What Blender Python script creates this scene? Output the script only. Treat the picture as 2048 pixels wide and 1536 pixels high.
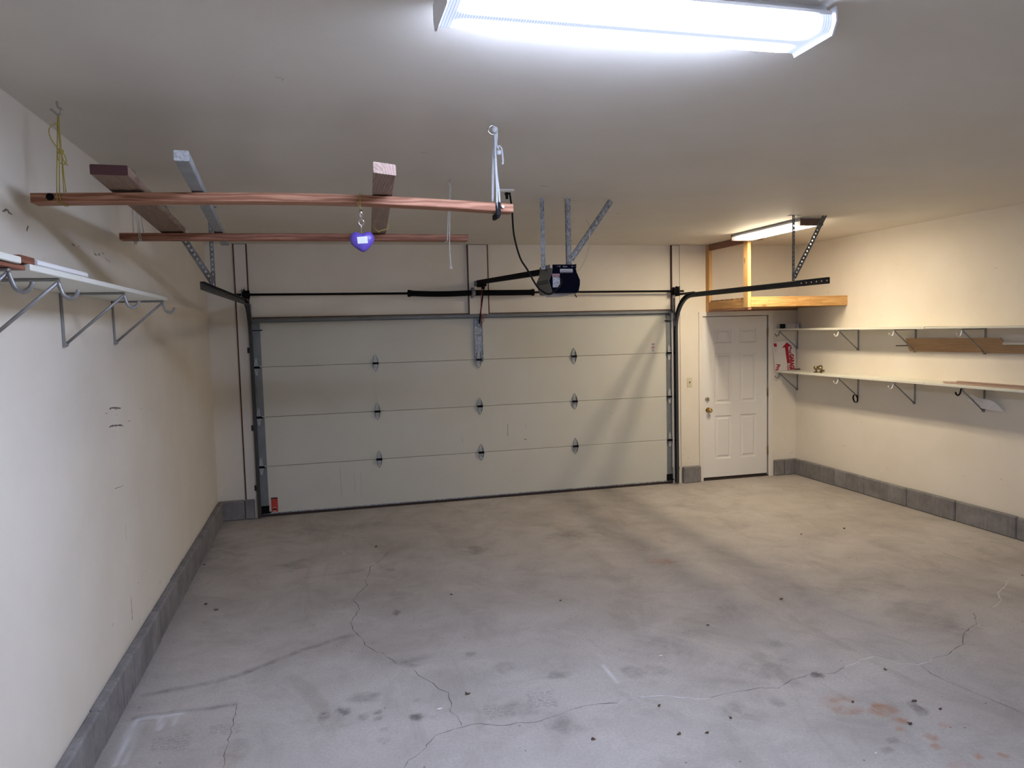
import bpy, bmesh, math, random
import numpy as np
from mathutils import Vector, Matrix

scene = bpy.context.scene
for o in list(bpy.data.objects):
    bpy.data.objects.remove(o)

# ------------------------------------------------------------------ camera, world, exposure
cam_data = bpy.data.cameras.new('camera')
cam_data.sensor_fit = 'HORIZONTAL'
cam_data.sensor_width = 36.0
cam_data.lens = 1483.38 / 2048 * 36.0
cam_data.clip_start = 0.05
cam = bpy.data.objects.new('camera', cam_data)
scene.collection.objects.link(cam)
cam.matrix_world = Matrix(((0.968502, 0.042827, -0.245296, 1.1491),
                           (-0.247697, 0.06482, -0.966667, -8.3459),
                           (-0.025499, 0.996978, 0.073386, 1.9612),
                           (0, 0, 0, 1)))
scene.camera = cam
world = bpy.data.worlds.new('world')
scene.world = world
world.use_nodes = True
world.node_tree.nodes['Background'].inputs[0].default_value = (0.6, 0.7, 0.9, 1)
world.node_tree.nodes['Background'].inputs[1].default_value = 0.02
scene.view_settings.view_transform = 'Standard'
scene.view_settings.look = 'None'
scene.view_settings.exposure = 0.0
scene.view_settings.gamma = 1.0
scene.view_settings.use_curve_mapping = False
NEAR_LIGHT = 90.0           # cool fluorescent wrap fixture near the camera
NEAR_COLOR = (0.78, 0.91, 1.27)
FAR_LIGHT = 54.0            # warm fluorescent fixture by the side door
FAR_COLOR = (1.0, 0.83, 0.60)

DATA = {'ANT': [(2.987, -3.1, 2.377), (3.023, -3.1, 2.395), (3.063, -3.1, 2.461), (3.088, -3.1, 2.534), (3.098, -3.1, 2.608), (3.1, -3.1, 2.718), (3.077, -3.1, 2.754)],
 'CORD': [(2.453, -3.25, 2.955), (2.46, -3.25, 2.914), (2.474, -3.25, 2.794), (2.484, -3.25, 2.621), (2.524, -3.25, 2.465), (2.577, -3.25, 2.377), (2.637, -3.25, 2.271), (2.684, -3.25, 2.225), (2.739, -3.25, 2.206),
          (2.796, -3.25, 2.245), (2.82, -3.25, 2.305)],
 'CRACKS_DARK': [[(1.695, -1.628), (1.617, -1.819), (1.52, -2.039), (1.458, -2.114), (1.44, -2.292), (1.4, -2.432), (1.405, -2.58), (1.336, -2.734), (1.293, -2.869), (1.324, -2.994), (1.32, -3.088), (1.272, -3.237),
                  (1.254, -3.33), (1.268, -3.472), (1.323, -3.595), (1.333, -3.693), (1.384, -3.814), (1.423, -3.852), (1.462, -3.939), (1.499, -4.034)],
                 [(1.579, -4.129), (1.606, -4.227), (1.661, -4.32), (1.686, -4.41), (1.734, -4.465), (1.729, -4.552), (1.724, -4.625), (1.711, -4.658), (1.733, -4.736), (1.737, -4.831)],
                 [(1.418, -5.1), (1.472, -5.028), (1.534, -4.981), (1.547, -4.947), (1.602, -4.879), (1.67, -4.851), (1.741, -4.835), (1.83, -4.825), (1.937, -4.888), (2.011, -4.877), (2.092, -4.902), (2.201, -4.87),
                  (2.283, -4.843), (2.384, -4.819), (2.461, -4.816), (2.563, -4.847)],
                 [(3.048, -4.932), (3.144, -4.924), (3.263, -4.921), (3.36, -4.917), (3.449, -4.945), (3.571, -4.89), (3.688, -4.866), (3.842, -4.894), (3.944, -4.846)],
                 [(4.493, -4.901), (4.617, -4.886), (4.691, -4.84), (4.805, -4.805), (4.879, -4.725), (4.972, -4.662), (5.13, -4.584), (5.236, -4.482), (5.279, -4.425)],
                 [(4.367, -4.948), (4.332, -5.055), (4.349, -5.144), (4.376, -5.244), (4.391, -5.326), (4.405, -5.394), (4.429, -5.473), (4.431, -5.533)],
                 [(0.625, -4.258), (0.629, -4.319), (0.629, -4.369), (0.626, -4.417), (0.627, -4.511), (0.626, -4.585), (0.621, -4.677), (0.623, -4.766), (0.629, -4.862)]],
 'CRACKS_PALE': [[(2.563, -4.847), (2.607, -4.833), (2.67, -4.824), (2.75, -4.835)], [(2.602, -4.837), (2.674, -4.823), (2.804, -4.834), (2.912, -4.89), (2.999, -4.938), (3.048, -4.932)],
                 [(3.947, -4.842), (4.086, -4.799), (4.206, -4.784), (4.232, -4.832), (4.268, -4.896), (4.347, -4.942), (4.453, -4.928), (4.493, -4.901)],
                 [(5.471, -4.397), (5.626, -4.315), (5.736, -4.191), (5.883, -4.113), (6.003, -4.021), (6.143, -3.977)]],
 'DEBRIS': [('leaf', 1.828, -4.52, 0.06), ('leaf', 4.229, -3.827, 0.045), ('leaf', 3.51, -4.081, 0.04), ('paper', 1.661, -4.629, 0.05), ('paper', 3.022, -4.402, 0.045), ('leaf', 2.315, -5.133, 0.035),
            ('leaf', 3.715, -5.193, 0.035), ('leaf', 3.832, -5.452, 0.04), ('leaf', 3.039, -5.15, 0.03), ('leaf', 4.132, -4.941, 0.03), ('leaf', 2.753, -4.939, 0.035), ('leaf', 0.328, -2.759, 0.05),
            ('leaf', 0.237, -2.616, 0.04), ('leaf', 0.077, -1.595, 0.05), ('paper', 1.256, -1.671, 0.04), ('leaf', 5.369, -2.463, 0.04), ('leaf', 5.85, -2.434, 0.04), ('leaf', 2.729, -3.364, 0.03),
            ('leaf', 1.997, -2.994, 0.03), ('paper', 3.503, -5.61, 0.02), ('leaf', 2.728, -5.209, 0.035), ('leaf', 2.862, -5.24, 0.03), ('leaf', 4.018, -5.276, 0.04), ('leaf', 4.079, -5.379, 0.03),
            ('leaf', 1.546, -1.547, 0.05), ('leaf', 6.217, -3.957, 0.035)],
 'FIX': {},
 'HEART': {'chain': [(1.338, -4.965, 2.438), (1.338, -4.965, 2.406)],
           'clasp': [(1.338, -4.965, 2.506), (1.338, -4.965, 2.494), (1.338, -4.965, 2.468)],
           'label': [(1.316, -4.985, 2.383), (1.361, -4.985, 2.387), (1.363, -4.985, 2.357), (1.319, -4.985, 2.354)],
           'outline': [(1.339, -4.965, 2.4), (1.329, -4.965, 2.403), (1.317, -4.965, 2.408), (1.302, -4.965, 2.405), (1.29, -4.965, 2.395), (1.286, -4.965, 2.382), (1.287, -4.965, 2.368), (1.293, -4.965, 2.353),
                       (1.306, -4.965, 2.341), (1.322, -4.965, 2.329), (1.335, -4.965, 2.322), (1.343, -4.965, 2.32), (1.35, -4.965, 2.322), (1.36, -4.965, 2.329), (1.376, -4.965, 2.344), (1.387, -4.965, 2.359),
                       (1.393, -4.965, 2.374), (1.393, -4.965, 2.387), (1.387, -4.965, 2.398), (1.376, -4.965, 2.408), (1.363, -4.965, 2.409), (1.351, -4.965, 2.405)],
           'ring': [(1.339, -4.965, 2.451)],
           'string': [(1.339, -4.965, 2.577), (1.337, -4.965, 2.549), (1.337, -4.965, 2.521), (1.339, -4.965, 2.508)],
           'tail': [(1.323, -4.965, 2.54), (1.329, -4.965, 2.525), (1.338, -4.965, 2.513)]},
 'JL': [0.048, -0.638, -1.408, -2.092, -2.606, -3.235, -3.889, -4.546],
 'JR': [-0.793, -1.312, -1.937, -2.554, -3.209],
 'REL2': [(2.857, -0.33, 2.117), (2.908, -0.33, 2.138), (2.901, -0.33, 2.094), (2.862, -0.33, 2.106), (2.884, -0.33, 2.072), (2.86, -0.33, 2.04)],
 'RELEASE': [(2.866, -0.33, 2.412), (2.853, -0.33, 2.182), (2.856, -0.33, 2.073), (2.848, -0.33, 1.991)],
 'ROPE_A': {'bow1': [(0.158, -4.93, 2.724), (0.146, -4.93, 2.718), (0.145, -4.93, 2.7), (0.152, -4.93, 2.682), (0.165, -4.93, 2.675), (0.174, -4.93, 2.686), (0.171, -4.93, 2.707), (0.163, -4.93, 2.721)],
            'bow2': [(0.161, -4.935, 2.717), (0.164, -4.935, 2.696), (0.172, -4.935, 2.68), (0.181, -4.935, 2.67)],
            'hook': [(0.148, -4.907, 2.935), (0.148, -4.907, 2.923), (0.151, -4.907, 2.908), (0.161, -4.907, 2.9), (0.162, -4.907, 2.891), (0.155, -4.907, 2.878), (0.145, -4.907, 2.879), (0.135, -4.907, 2.888),
                     (0.123, -4.907, 2.898)],
            'knot': [(0.158, -4.93, 2.726)],
            'loop': [(0.154, -4.93, 2.838), (0.137, -4.93, 2.832), (0.121, -4.93, 2.815), (0.12, -4.93, 2.794), (0.128, -4.93, 2.768), (0.141, -4.93, 2.747), (0.156, -4.93, 2.729)],
            's1': [(0.148, -4.907, 2.876), (0.146, -4.918, 2.804), (0.142, -4.928, 2.712), (0.138, -4.939, 2.621), (0.138, -4.95, 2.559), (0.138, -4.95, 2.523)],
            's2': [(0.15, -4.907, 2.876), (0.151, -4.918, 2.828), (0.153, -4.928, 2.736), (0.15, -4.939, 2.651), (0.148, -4.95, 2.559), (0.15, -4.95, 2.524)],
            's3': [(0.152, -4.907, 2.876), (0.146, -4.889, 2.811), (0.142, -4.871, 2.737), (0.136, -4.854, 2.668), (0.135, -4.85, 2.577)],
            's4': [(0.149, -4.907, 2.876), (0.145, -4.889, 2.835), (0.142, -4.871, 2.749), (0.14, -4.854, 2.653), (0.143, -4.85, 2.577)]},
 'ROPE_B': {'hook': [(0.139, -3.636, 2.938), (0.142, -3.636, 2.924), (0.154, -3.636, 2.909), (0.152, -3.636, 2.895), (0.143, -3.636, 2.89), (0.133, -3.636, 2.896)],
            's1': [(0.143, -3.636, 2.889), (0.12, -3.589, 2.734), (0.11, -3.561, 2.581)],
            's2': [(0.145, -3.636, 2.889), (0.15, -3.646, 2.69), (0.158, -3.656, 2.555), (0.162, -3.66, 2.519)],
            's3': [(0.146, -3.636, 2.889), (0.157, -3.646, 2.69), (0.167, -3.656, 2.555), (0.173, -3.66, 2.519)],
            's4': [(0.147, -3.636, 2.889), (0.16, -3.589, 2.678), (0.164, -3.561, 2.581)]},
 'ROPE_C': {'eye': [(1.973, -4.862, 2.933), (1.974, -4.862, 2.918)],
            'k1': [(1.977, -4.88, 2.898)],
            'k2': [(1.989, -4.9, 2.789)],
            'ring': [(1.969, -4.862, 2.901)],
            's1': [(1.977, -4.862, 2.897), (1.975, -4.858, 2.828), (1.969, -4.854, 2.763), (1.966, -4.851, 2.678), (1.962, -4.85, 2.57)],
            's1b': [(1.979, -4.862, 2.896), (1.977, -4.858, 2.822), (1.973, -4.854, 2.757), (1.97, -4.851, 2.678), (1.965, -4.85, 2.57)],
            's2': [(1.98, -4.862, 2.897), (1.974, -4.89, 2.815), (1.967, -4.918, 2.725), (1.963, -4.945, 2.63), (1.961, -4.951, 2.547)],
            's3': [(1.982, -4.862, 2.897), (1.976, -4.89, 2.791), (1.971, -4.918, 2.695), (1.972, -4.945, 2.612), (1.974, -4.951, 2.55)],
            't1': [(1.992, -4.862, 2.904), (1.989, -4.868, 2.872), (1.985, -4.873, 2.834), (1.99, -4.879, 2.815), (1.993, -4.88, 2.81)],
            't2': [(1.99, -4.88, 2.822), (1.999, -4.88, 2.823), (2.008, -4.88, 2.809), (2.011, -4.88, 2.782), (2.012, -4.88, 2.752), (2.009, -4.88, 2.737)]},
 'ROPE_D': {'hook': [(1.987, -3.581, 2.935), (1.985, -3.581, 2.919), (1.974, -3.581, 2.907), (1.973, -3.581, 2.893), (1.987, -3.581, 2.89), (2.003, -3.581, 2.896), (2.01, -3.581, 2.907)],
            's1': [(1.983, -3.581, 2.888), (1.967, -3.614, 2.768), (1.953, -3.647, 2.684), (1.942, -3.66, 2.53)],
            's2': [(1.989, -3.581, 2.888), (1.978, -3.614, 2.792), (1.964, -3.647, 2.684), (1.954, -3.66, 2.53)],
            'tail': [(1.955, -3.661, 2.53), (1.954, -3.661, 2.472), (1.956, -3.661, 2.409), (1.959, -3.661, 2.362)]},
 'SCUFFS': [([(0.0, -5.12, 2.455), (0.0, -5.099, 2.461), (0.0, -5.078, 2.468), (0.0, -5.058, 2.46), (0.0, -5.028, 2.457)], 0.01), ([(0.0, -4.868, 2.435), (0.0, -4.882, 2.423), (0.0, -4.89, 2.411)], 0.012),
            ([(0.0, -4.326, 2.427), (0.0, -4.284, 2.421)], 0.014), ([(0.0, -4.233, 2.424), (0.0, -4.191, 2.43)], 0.005), ([(0.0, -3.965, 2.425), (0.0, -3.941, 2.414), (0.0, -3.908, 2.414)], 0.006),
            ([(0.0, -3.894, 2.419), (0.0, -3.872, 2.425), (0.0, -3.859, 2.421), (0.0, -3.888, 2.415)], 0.005), ([(0.0, -3.809, 2.43), (0.0, -3.792, 2.44), (0.0, -3.781, 2.429)], 0.004),
            ([(0.0, -3.762, 2.419), (0.0, -3.735, 2.409), (0.0, -3.655, 2.402)], 0.003), ([(0.0, -4.716, 2.32), (0.0, -4.713, 2.315)], 0.008),
            ([(0.0, -3.868, 1.58), (0.0, -3.83, 1.583), (0.0, -3.787, 1.58), (0.0, -3.685, 1.569), (0.0, -3.633, 1.563)], 0.008), ([(0.0, -3.765, 1.567), (0.0, -3.72, 1.564)], 0.006),
            ([(0.0, -3.944, 1.565), (0.0, -3.909, 1.561)], 0.009), ([(0.0, -3.738, 1.534), (0.0, -3.717, 1.532)], 0.007), ([(0.0, -3.499, 1.473), (0.0, -3.427, 1.466)], 0.008),
            ([(0.0, -3.549, 1.476), (0.0, -3.538, 1.475)], 0.008), ([(0.0, -3.891, 1.484), (0.0, -3.847, 1.485), (0.0, -3.767, 1.478), (0.0, -3.65, 1.466), (-0.0, -3.624, 1.457)], 0.009),
            ([(0.0, -3.611, 1.456), (0.0, -3.59, 1.454)], 0.008), ([(0.0, -3.168, 1.515), (0.0, -3.127, 1.511)], 0.004), ([(0.0, -2.865, 1.484), (0.0, -2.819, 1.479)], 0.006),
            ([(0.0, -3.862, 1.136), (0.0, -3.721, 1.122)], 0.005), ([(0.0, -3.867, 1.135), (0.0, -3.854, 1.136)], 0.008), ([(0.0, -3.629, 1.524), (0.0, -3.633, 1.477)], 0.0015),
            ([(0.0, -3.858, 1.137), (0.0, -3.682, 1.118)], 0.006), ([(0.0, -3.694, 0.9), (0.0, -3.697, 0.802)], 0.012), ([(0.0, -3.29, 0.66), (0.0, -3.29, 0.642)], 0.006),
            ([(0.0, -3.675, 0.46), (0.0, -3.676, 0.37), (0.0, -3.681, 0.316)], 0.009), ([(0.0, -4.082, 0.439), (0.0, -4.054, 0.448)], 0.009), ([(0.0, -3.31, 0.49), (0.0, -3.298, 0.496)], 0.008),
            ([(0.0, -2.934, 0.296), (0.0, -2.904, 0.294)], 0.01), ([(0.0, -3.522, 0.29), (0.0, -3.527, 0.233)], 0.005), ([(0.0, -3.508, 0.489), (0.0, -3.491, 0.48)], 0.008),
            ([(0.0, -3.207, 0.284), (0.0, -3.199, 0.275)], 0.007), ([(0.0, -2.323, 0.67), (0.0, -2.324, 0.667)], 0.008)],
 'SIGN': {'arrow': [(6.896, -0.02, 1.708), (6.968, -0.02, 1.657), (6.918, -0.02, 1.651), (6.939, -0.02, 1.439), (6.902, -0.02, 1.441), (6.871, -0.02, 1.643), (6.827, -0.02, 1.638)],
          'base': [(6.902, -0.02, 1.441), (6.939, -0.02, 1.439), (6.943, -0.02, 1.35), (6.906, -0.02, 1.351)],
          'bay': [(6.907, -0.02, 1.437), (6.938, -0.02, 1.436), (6.942, -0.02, 1.351)],
          'corner': [(6.689, -0.02, 1.712), (7.035, -0.02, 1.746), (7.049, -0.02, 1.343), (6.73, -0.02, 1.355)],
          'garage': [(6.932, -0.02, 1.552), (6.996, -0.02, 1.55), (7.009, -0.02, 1.344)],
          'lines': [[(6.714, -0.02, 1.646), (6.728, -0.02, 1.568)], [(6.73, -0.02, 1.643), (6.739, -0.02, 1.605)], [(6.751, -0.02, 1.644), (6.76, -0.02, 1.577)]],
          'logo': [(6.703, -0.02, 1.698), (6.747, -0.02, 1.7), (6.755, -0.02, 1.656), (6.714, -0.02, 1.653)],
          'p': [(6.747, -0.02, 1.431), (6.8, -0.02, 1.43), (6.79, -0.02, 1.351)],
          'pru': [(6.935, -0.02, 1.646), (6.971, -0.02, 1.646), (6.966, -0.02, 1.567)]},
 'SOFT': [([(1.242, -3.512), (0.932, -3.666), (0.603, -3.899), (0.396, -3.962), (0.117, -3.996)], 0.03, 0, 0.35), ([(0.92, -2.219), (1.16, -2.223), (1.342, -2.205), (1.457, -2.108)], 0.03, 0, 0.2),
          ([(0.125, -4.257), (0.267, -4.249), (0.44, -4.259), (0.614, -4.258)], 0.022, 0, 0.4), ([(0.14, -4.272), (0.198, -4.264), (0.272, -4.276), (0.357, -4.276)], 0.02, 2, 0.8),
          ([(0.136, -4.287), (0.129, -4.398), (0.138, -4.563), (0.137, -4.69)], 0.018, 2, 0.75), ([(0.168, -4.311), (0.164, -4.433), (0.169, -4.572), (0.173, -4.701)], 0.012, 2, 0.5),
          ([(0.252, -4.296), (0.269, -4.357), (0.269, -4.407)], 0.018, 2, 0.7), ([(0.341, -4.298), (0.333, -4.347), (0.331, -4.386)], 0.01, 2, 0.6),
          ([(2.648, -4.409), (2.647, -4.514), (2.644, -4.632)], 0.013, 2, 0.85)],
 'STAINS': [(1.575, -4.022, 0.12, 0.087, 0, 0.55), (1.174, -4.495, 0.042, 0.047, 0, 0.6), (1.068, -4.526, 0.039, 0.046, 0, 0.4), (1.349, -4.57, 0.021, 0.021, 0, 0.55), (1.344, -4.636, 0.018, 0.025, 0, 0.5),
            (1.54, -4.676, 0.044, 0.044, 0, 0.55), (1.617, -4.699, 0.021, 0.025, 0, 0.22), (1.555, -4.498, 0.019, 0.027, 0, 0.25), (1.266, -4.592, 0.031, 0.03, 0, 0.3), (1.361, -4.745, 0.023, 0.023, 0, 0.25),
            (1.353, -4.845, 0.024, 0.031, 0, 0.2), (1.291, -4.382, 0.093, 0.061, 0, 0.3), (2.391, -1.954, 0.117, 0.177, 0, 0.4), (0.821, -1.849, 0.175, 0.196, 0, 0.35), (3.35, -1.765, 0.33, 0.232, 0, 0.35),
            (1.572, -3.215, 0.025, 0.056, 0, 0.6), (2.221, -4.964, 0.111, 0.143, 0, 0.35), (1.938, -4.03, 0.049, 0.042, 0, 0.35), (3.739, -4.881, 0.038, 0.038, 0, 0.65), (3.977, -5.352, 0.042, 0.054, 0, 0.5),
            (3.992, -5.294, 0.03, 0.033, 0, 0.4), (3.5, -4.742, 0.305, 0.22, 0, 0.25), (3.115, -5.113, 0.149, 0.169, 0, 0.25), (4.974, -4.46, 0.251, 0.389, 0, 0.2), (3.113, -4.269, 0.273, 0.339, 0, 0.2),
            (2.776, -4.548, 0.062, 0.085, 0, 0.25), (2.098, -4.269, 0.087, 0.076, 0, 0.2), (4.806, -3.817, 0.423, 0.172, 0, 0.22), (5.062, -1.121, 0.372, 0.481, 0, 0.15), (3.878, -2.295, 0.265, 0.296, 0, 0.15),
            (3.405, -3.057, 0.194, 0.138, 0, 0.15), (2.063, -4.291, 0.173, 0.111, 0, 0.2), (3.746, -4.471, 0.12, 0.088, 0, 0.2), (3.873, -3.87, 0.406, 0.183, 0, 0.15), (0.198, -1.176, 0.334, 0.63, 0, 0.25),
            (1.046, -0.756, 0.82, 0.267, 0, 0.2), (0.469, -2.903, 0.181, 0.079, 0, 0.15), (0.664, -4.722, 0.097, 0.132, 0, 0.25), (3.648, -5.547, 0.037, 0.028, 0, 0.35), (3.572, -5.601, 0.027, 0.022, 0, 0.3),
            (2.91, -4.557, 0.085, 0.086, 0, 0.15), (3.352, -5.081, 0.036, 0.043, 0, 0.2), (1.632, -2.873, 0.099, 0.105, 0, 0.15), (1.611, -2.256, 0.042, 0.052, 0, 0.25), (2.357, -4.461, 0.085, 0.042, 0, 0.3),
            (2.057, -4.762, 0.103, 0.079, 0, 0.12), (3.66, -5.149, 0.14, 0.076, 1, 0.45), (3.806, -5.3, 0.084, 0.064, 1, 0.6), (3.811, -5.401, 0.038, 0.036, 1, 0.6), (3.757, -5.471, 0.028, 0.024, 1, 0.5),
            (3.837, -5.569, 0.03, 0.029, 1, 0.55), (3.8, -5.64, 0.025, 0.027, 1, 0.6), (3.918, -5.756, 0.022, 0.027, 1, 0.6), (4.026, -5.792, 0.024, 0.027, 1, 0.55), (3.787, -5.788, 0.064, 0.034, 1, 0.35),
            (3.987, -5.504, 0.033, 0.025, 1, 0.35), (3.818, -2.775, 0.107, 0.093, 1, 0.35), (3.652, -5.252, 0.099, 0.052, 1, 0.35), (0.516, -0.363, 0.376, 0.189, 1, 0.25), (0.628, -4.797, 0.095, 0.127, 1, 0.12),
            (0.926, -1.955, 0.052, 0.137, 1, 0.2)],
 'TREADS': [[(1.867, -4.66), (2.048, -4.694), (2.02, -4.802), (1.867, -4.806)], [(2.125, -4.589), (2.281, -4.608), (2.262, -4.782), (2.114, -4.769)], [(0.263, -4.491), (0.45, -4.482), (0.434, -4.643), (0.263, -4.622)],
            [(0.527, -4.446), (0.68, -4.468), (0.666, -4.567), (0.515, -4.549)]],
 'YSTR': {'a': [(1.449, -4.05, 2.584), (1.484, -4.05, 2.529), (1.492, -4.05, 2.537), (1.537, -4.05, 2.552)], 'b': [(1.469, -3.69, 2.616), (1.466, -3.69, 2.569)]}}
W, H = 7.044, 2.93          # room width and ceiling height
YF = -9.7                   # wall behind the camera
rnd = random.Random(7)
COL = scene.collection
BASE = {}

# ------------------------------------------------------------------ materials
def nt(name):
    m = bpy.data.materials.new(name)
    m.use_nodes = True
    n = m.node_tree.nodes
    return m, n, m.node_tree.links, n['Principled BSDF']

def setin(node, **kw):
    for k, v in kw.items():
        node.inputs[k.replace('_', ' ')].default_value = v

def c4(c):
    return (c[0], c[1], c[2], 1.0)

def coords(n, l, scale=(1, 1, 1), kind='Object'):
    tc = n.new('ShaderNodeTexCoord')
    mp = n.new('ShaderNodeMapping')
    mp.inputs['Scale'].default_value = scale
    l.new(tc.outputs[kind], mp.inputs['Vector'])
    return mp.outputs['Vector']

def noise(n, l, vec, scale, detail=4, rough=.55, dist=0):
    t = n.new('ShaderNodeTexNoise')
    t.inputs['Scale'].default_value = scale
    t.inputs['Detail'].default_value = detail
    t.inputs['Roughness'].default_value = rough
    t.inputs['Distortion'].default_value = dist
    l.new(vec, t.inputs['Vector'])
    return t.outputs['Fac']

def ramp(n, l, fac, stops):
    r = n.new('ShaderNodeValToRGB')
    e = r.color_ramp.elements
    while len(e) < len(stops):
        e.new(0.5)
    for i, (p, c) in enumerate(stops):
        e[i].position = p
        e[i].color = c4(c) if len(c) == 3 else c
    l.new(fac, r.inputs['Fac'])
    return r.outputs['Color']

def mix(n, l, fac, a, b, mode='MIX'):
    m = n.new('ShaderNodeMix')
    m.data_type = 'RGBA'
    m.blend_type = mode
    for sock, v in ((m.inputs[0], fac), (m.inputs[6], a), (m.inputs[7], b)):
        if hasattr(v, 'links') or hasattr(v, 'is_linked'):
            l.new(v, sock)
        elif isinstance(v, (int, float)):
            sock.default_value = v
        else:
            sock.default_value = c4(v)
    return m.outputs[2]

def maprange(n, l, v, a, b, c=0., d=1., smooth=False):
    m = n.new('ShaderNodeMapRange')
    if smooth:
        m.interpolation_type = 'SMOOTHSTEP'
    l.new(v, m.inputs[0])
    for i, x in enumerate((a, b, c, d)):
        m.inputs[1 + i].default_value = x
    return m.outputs[0]

def bump(n, l, bs, height, strength, dist=.01):
    b = n.new('ShaderNodeBump')
    b.inputs['Strength'].default_value = strength
    b.inputs['Distance'].default_value = dist
    l.new(height, b.inputs['Height'])
    l.new(b.outputs['Normal'], bs.inputs['Normal'])

def plain(name, col, rough=.5, metal=0., var=.06, scale=20., spec=.5):
    m, n, l, b = nt(name)
    v = coords(n, l)
    f = noise(n, l, v, scale)
    lo = tuple(max(0, c * (1 - var)) for c in col)
    hi = tuple(min(1, c * (1 + var)) for c in col)
    l.new(ramp(n, l, f, [(.3, lo), (.7, hi)]), b.inputs['Base Color'])
    setin(b, Roughness=rough, Metallic=metal, Specular_IOR_Level=spec)
    return m

def paint(name, col, dirt=.08, peel=.12, rough=.6, peelscale=160.):
    m, n, l, b = nt(name)
    v = coords(n, l)
    big = noise(n, l, v, 1.3, 5, .6)
    sm = noise(n, l, v, 9., 4, .7)
    dark = tuple(c * (1 - dirt) * k for c, k in zip(col, (1, .985, .96)))
    c1 = ramp(n, l, big, [(.3, dark), (.62, col)])
    c2 = mix(n, l, maprange(n, l, sm, .62, .78, 0, .35), c1, tuple(c * (1 - 1.4 * dirt) for c in col))
    l.new(c2, b.inputs['Base Color'])
    setin(b, Roughness=rough, Specular_IOR_Level=.3)
    bump(n, l, b, noise(n, l, v, peelscale, 2), peel, .004)
    return m

def wood(name, c1, c2, axis=0, rough=.65, knots=True, ring=26.):
    """lumber with grain along one axis"""
    m, n, l, b = nt(name)
    sc = [1., 1., 1.]
    sc[axis] = .09
    v = coords(n, l, tuple(sc))
    w = n.new('ShaderNodeTexWave')
    w.wave_type = 'RINGS'
    w.rings_direction = 'XYZ'[axis]
    setin(w, Scale=ring, Distortion=7., Detail=3., Detail_Scale=1.6)
    l.new(v, w.inputs['Vector'])
    f = noise(n, l, v, 45., 5, .65)
    col = ramp(n, l, w.outputs['Fac'], [(.15, c1), (.85, c2)])
    col = mix(n, l, maprange(n, l, f, .4, .75, 0, .55), col, tuple(c * .72 for c in c1))
    if knots:
        sk = [1., 1., 1.]
        sk[axis] = .45
        vk = coords(n, l, tuple(sk))
        vo = n.new('ShaderNodeTexVoronoi')
        setin(vo, Scale=5.5)
        l.new(vk, vo.inputs['Vector'])
        col = mix(n, l, maprange(n, l, vo.outputs['Distance'], .05, .12, .75, 0., True), col, tuple(c * .3 for c in c1))
    l.new(col, b.inputs['Base Color'])
    setin(b, Roughness=rough, Specular_IOR_Level=.3)
    bump(n, l, b, f, .25, .003)
    return m

def galvanised(name, col, rough=.42, spangle=60., metal=.75):
    m, n, l, b = nt(name)
    v = coords(n, l)
    vo = n.new('ShaderNodeTexVoronoi')
    setin(vo, Scale=spangle)
    l.new(v, vo.inputs['Vector'])
    sep = n.new('ShaderNodeSeparateColor')
    l.new(vo.outputs['Color'], sep.inputs['Color'])
    c = ramp(n, l, sep.outputs[0], [(.0, tuple(x * .6 for x in col)), (1., tuple(min(1, x * 1.3) for x in col))])
    f = noise(n, l, v, 14., 4)
    c = mix(n, l, maprange(n, l, f, .5, .75, 0, .5), c, tuple(x * .55 for x in col))
    l.new(c, b.inputs['Base Color'])
    l.new(maprange(n, l, sep.outputs[1], 0, 1, rough - .1, rough + .15), b.inputs['Roughness'])
    setin(b, Metallic=metal)
    return m

def concrete_block(name):
    m, n, l, b = nt(name)
    v = coords(n, l)
    big = noise(n, l, v, 4., 6, .7)
    vs = coords(n, l, (14, 14, 1.2))
    streak = noise(n, l, vs, 3., 5, .7)
    gr = noise(n, l, v, 90., 3)
    c = ramp(n, l, big, [(.25, (0.140, 0.132, 0.132)), (.55, (0.235, 0.224, 0.221)), (.8, (0.318, 0.309, 0.311))])
    c = mix(n, l, maprange(n, l, streak, .55, .72, 0, .6), c, (0.084, 0.076, 0.075))
    c = mix(n, l, maprange(n, l, streak, .42, .30, 0, .35), c, (0.447, 0.441, 0.443))
    c = mix(n, l, maprange(n, l, gr, .6, .8, 0, .5), c, (0.112, 0.103, 0.102))
    l.new(c, b.inputs['Base Color'])
    setin(b, Roughness=.9, Specular_IOR_Level=.2)
    bump(n, l, b, gr, .5, .004)
    return m

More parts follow.
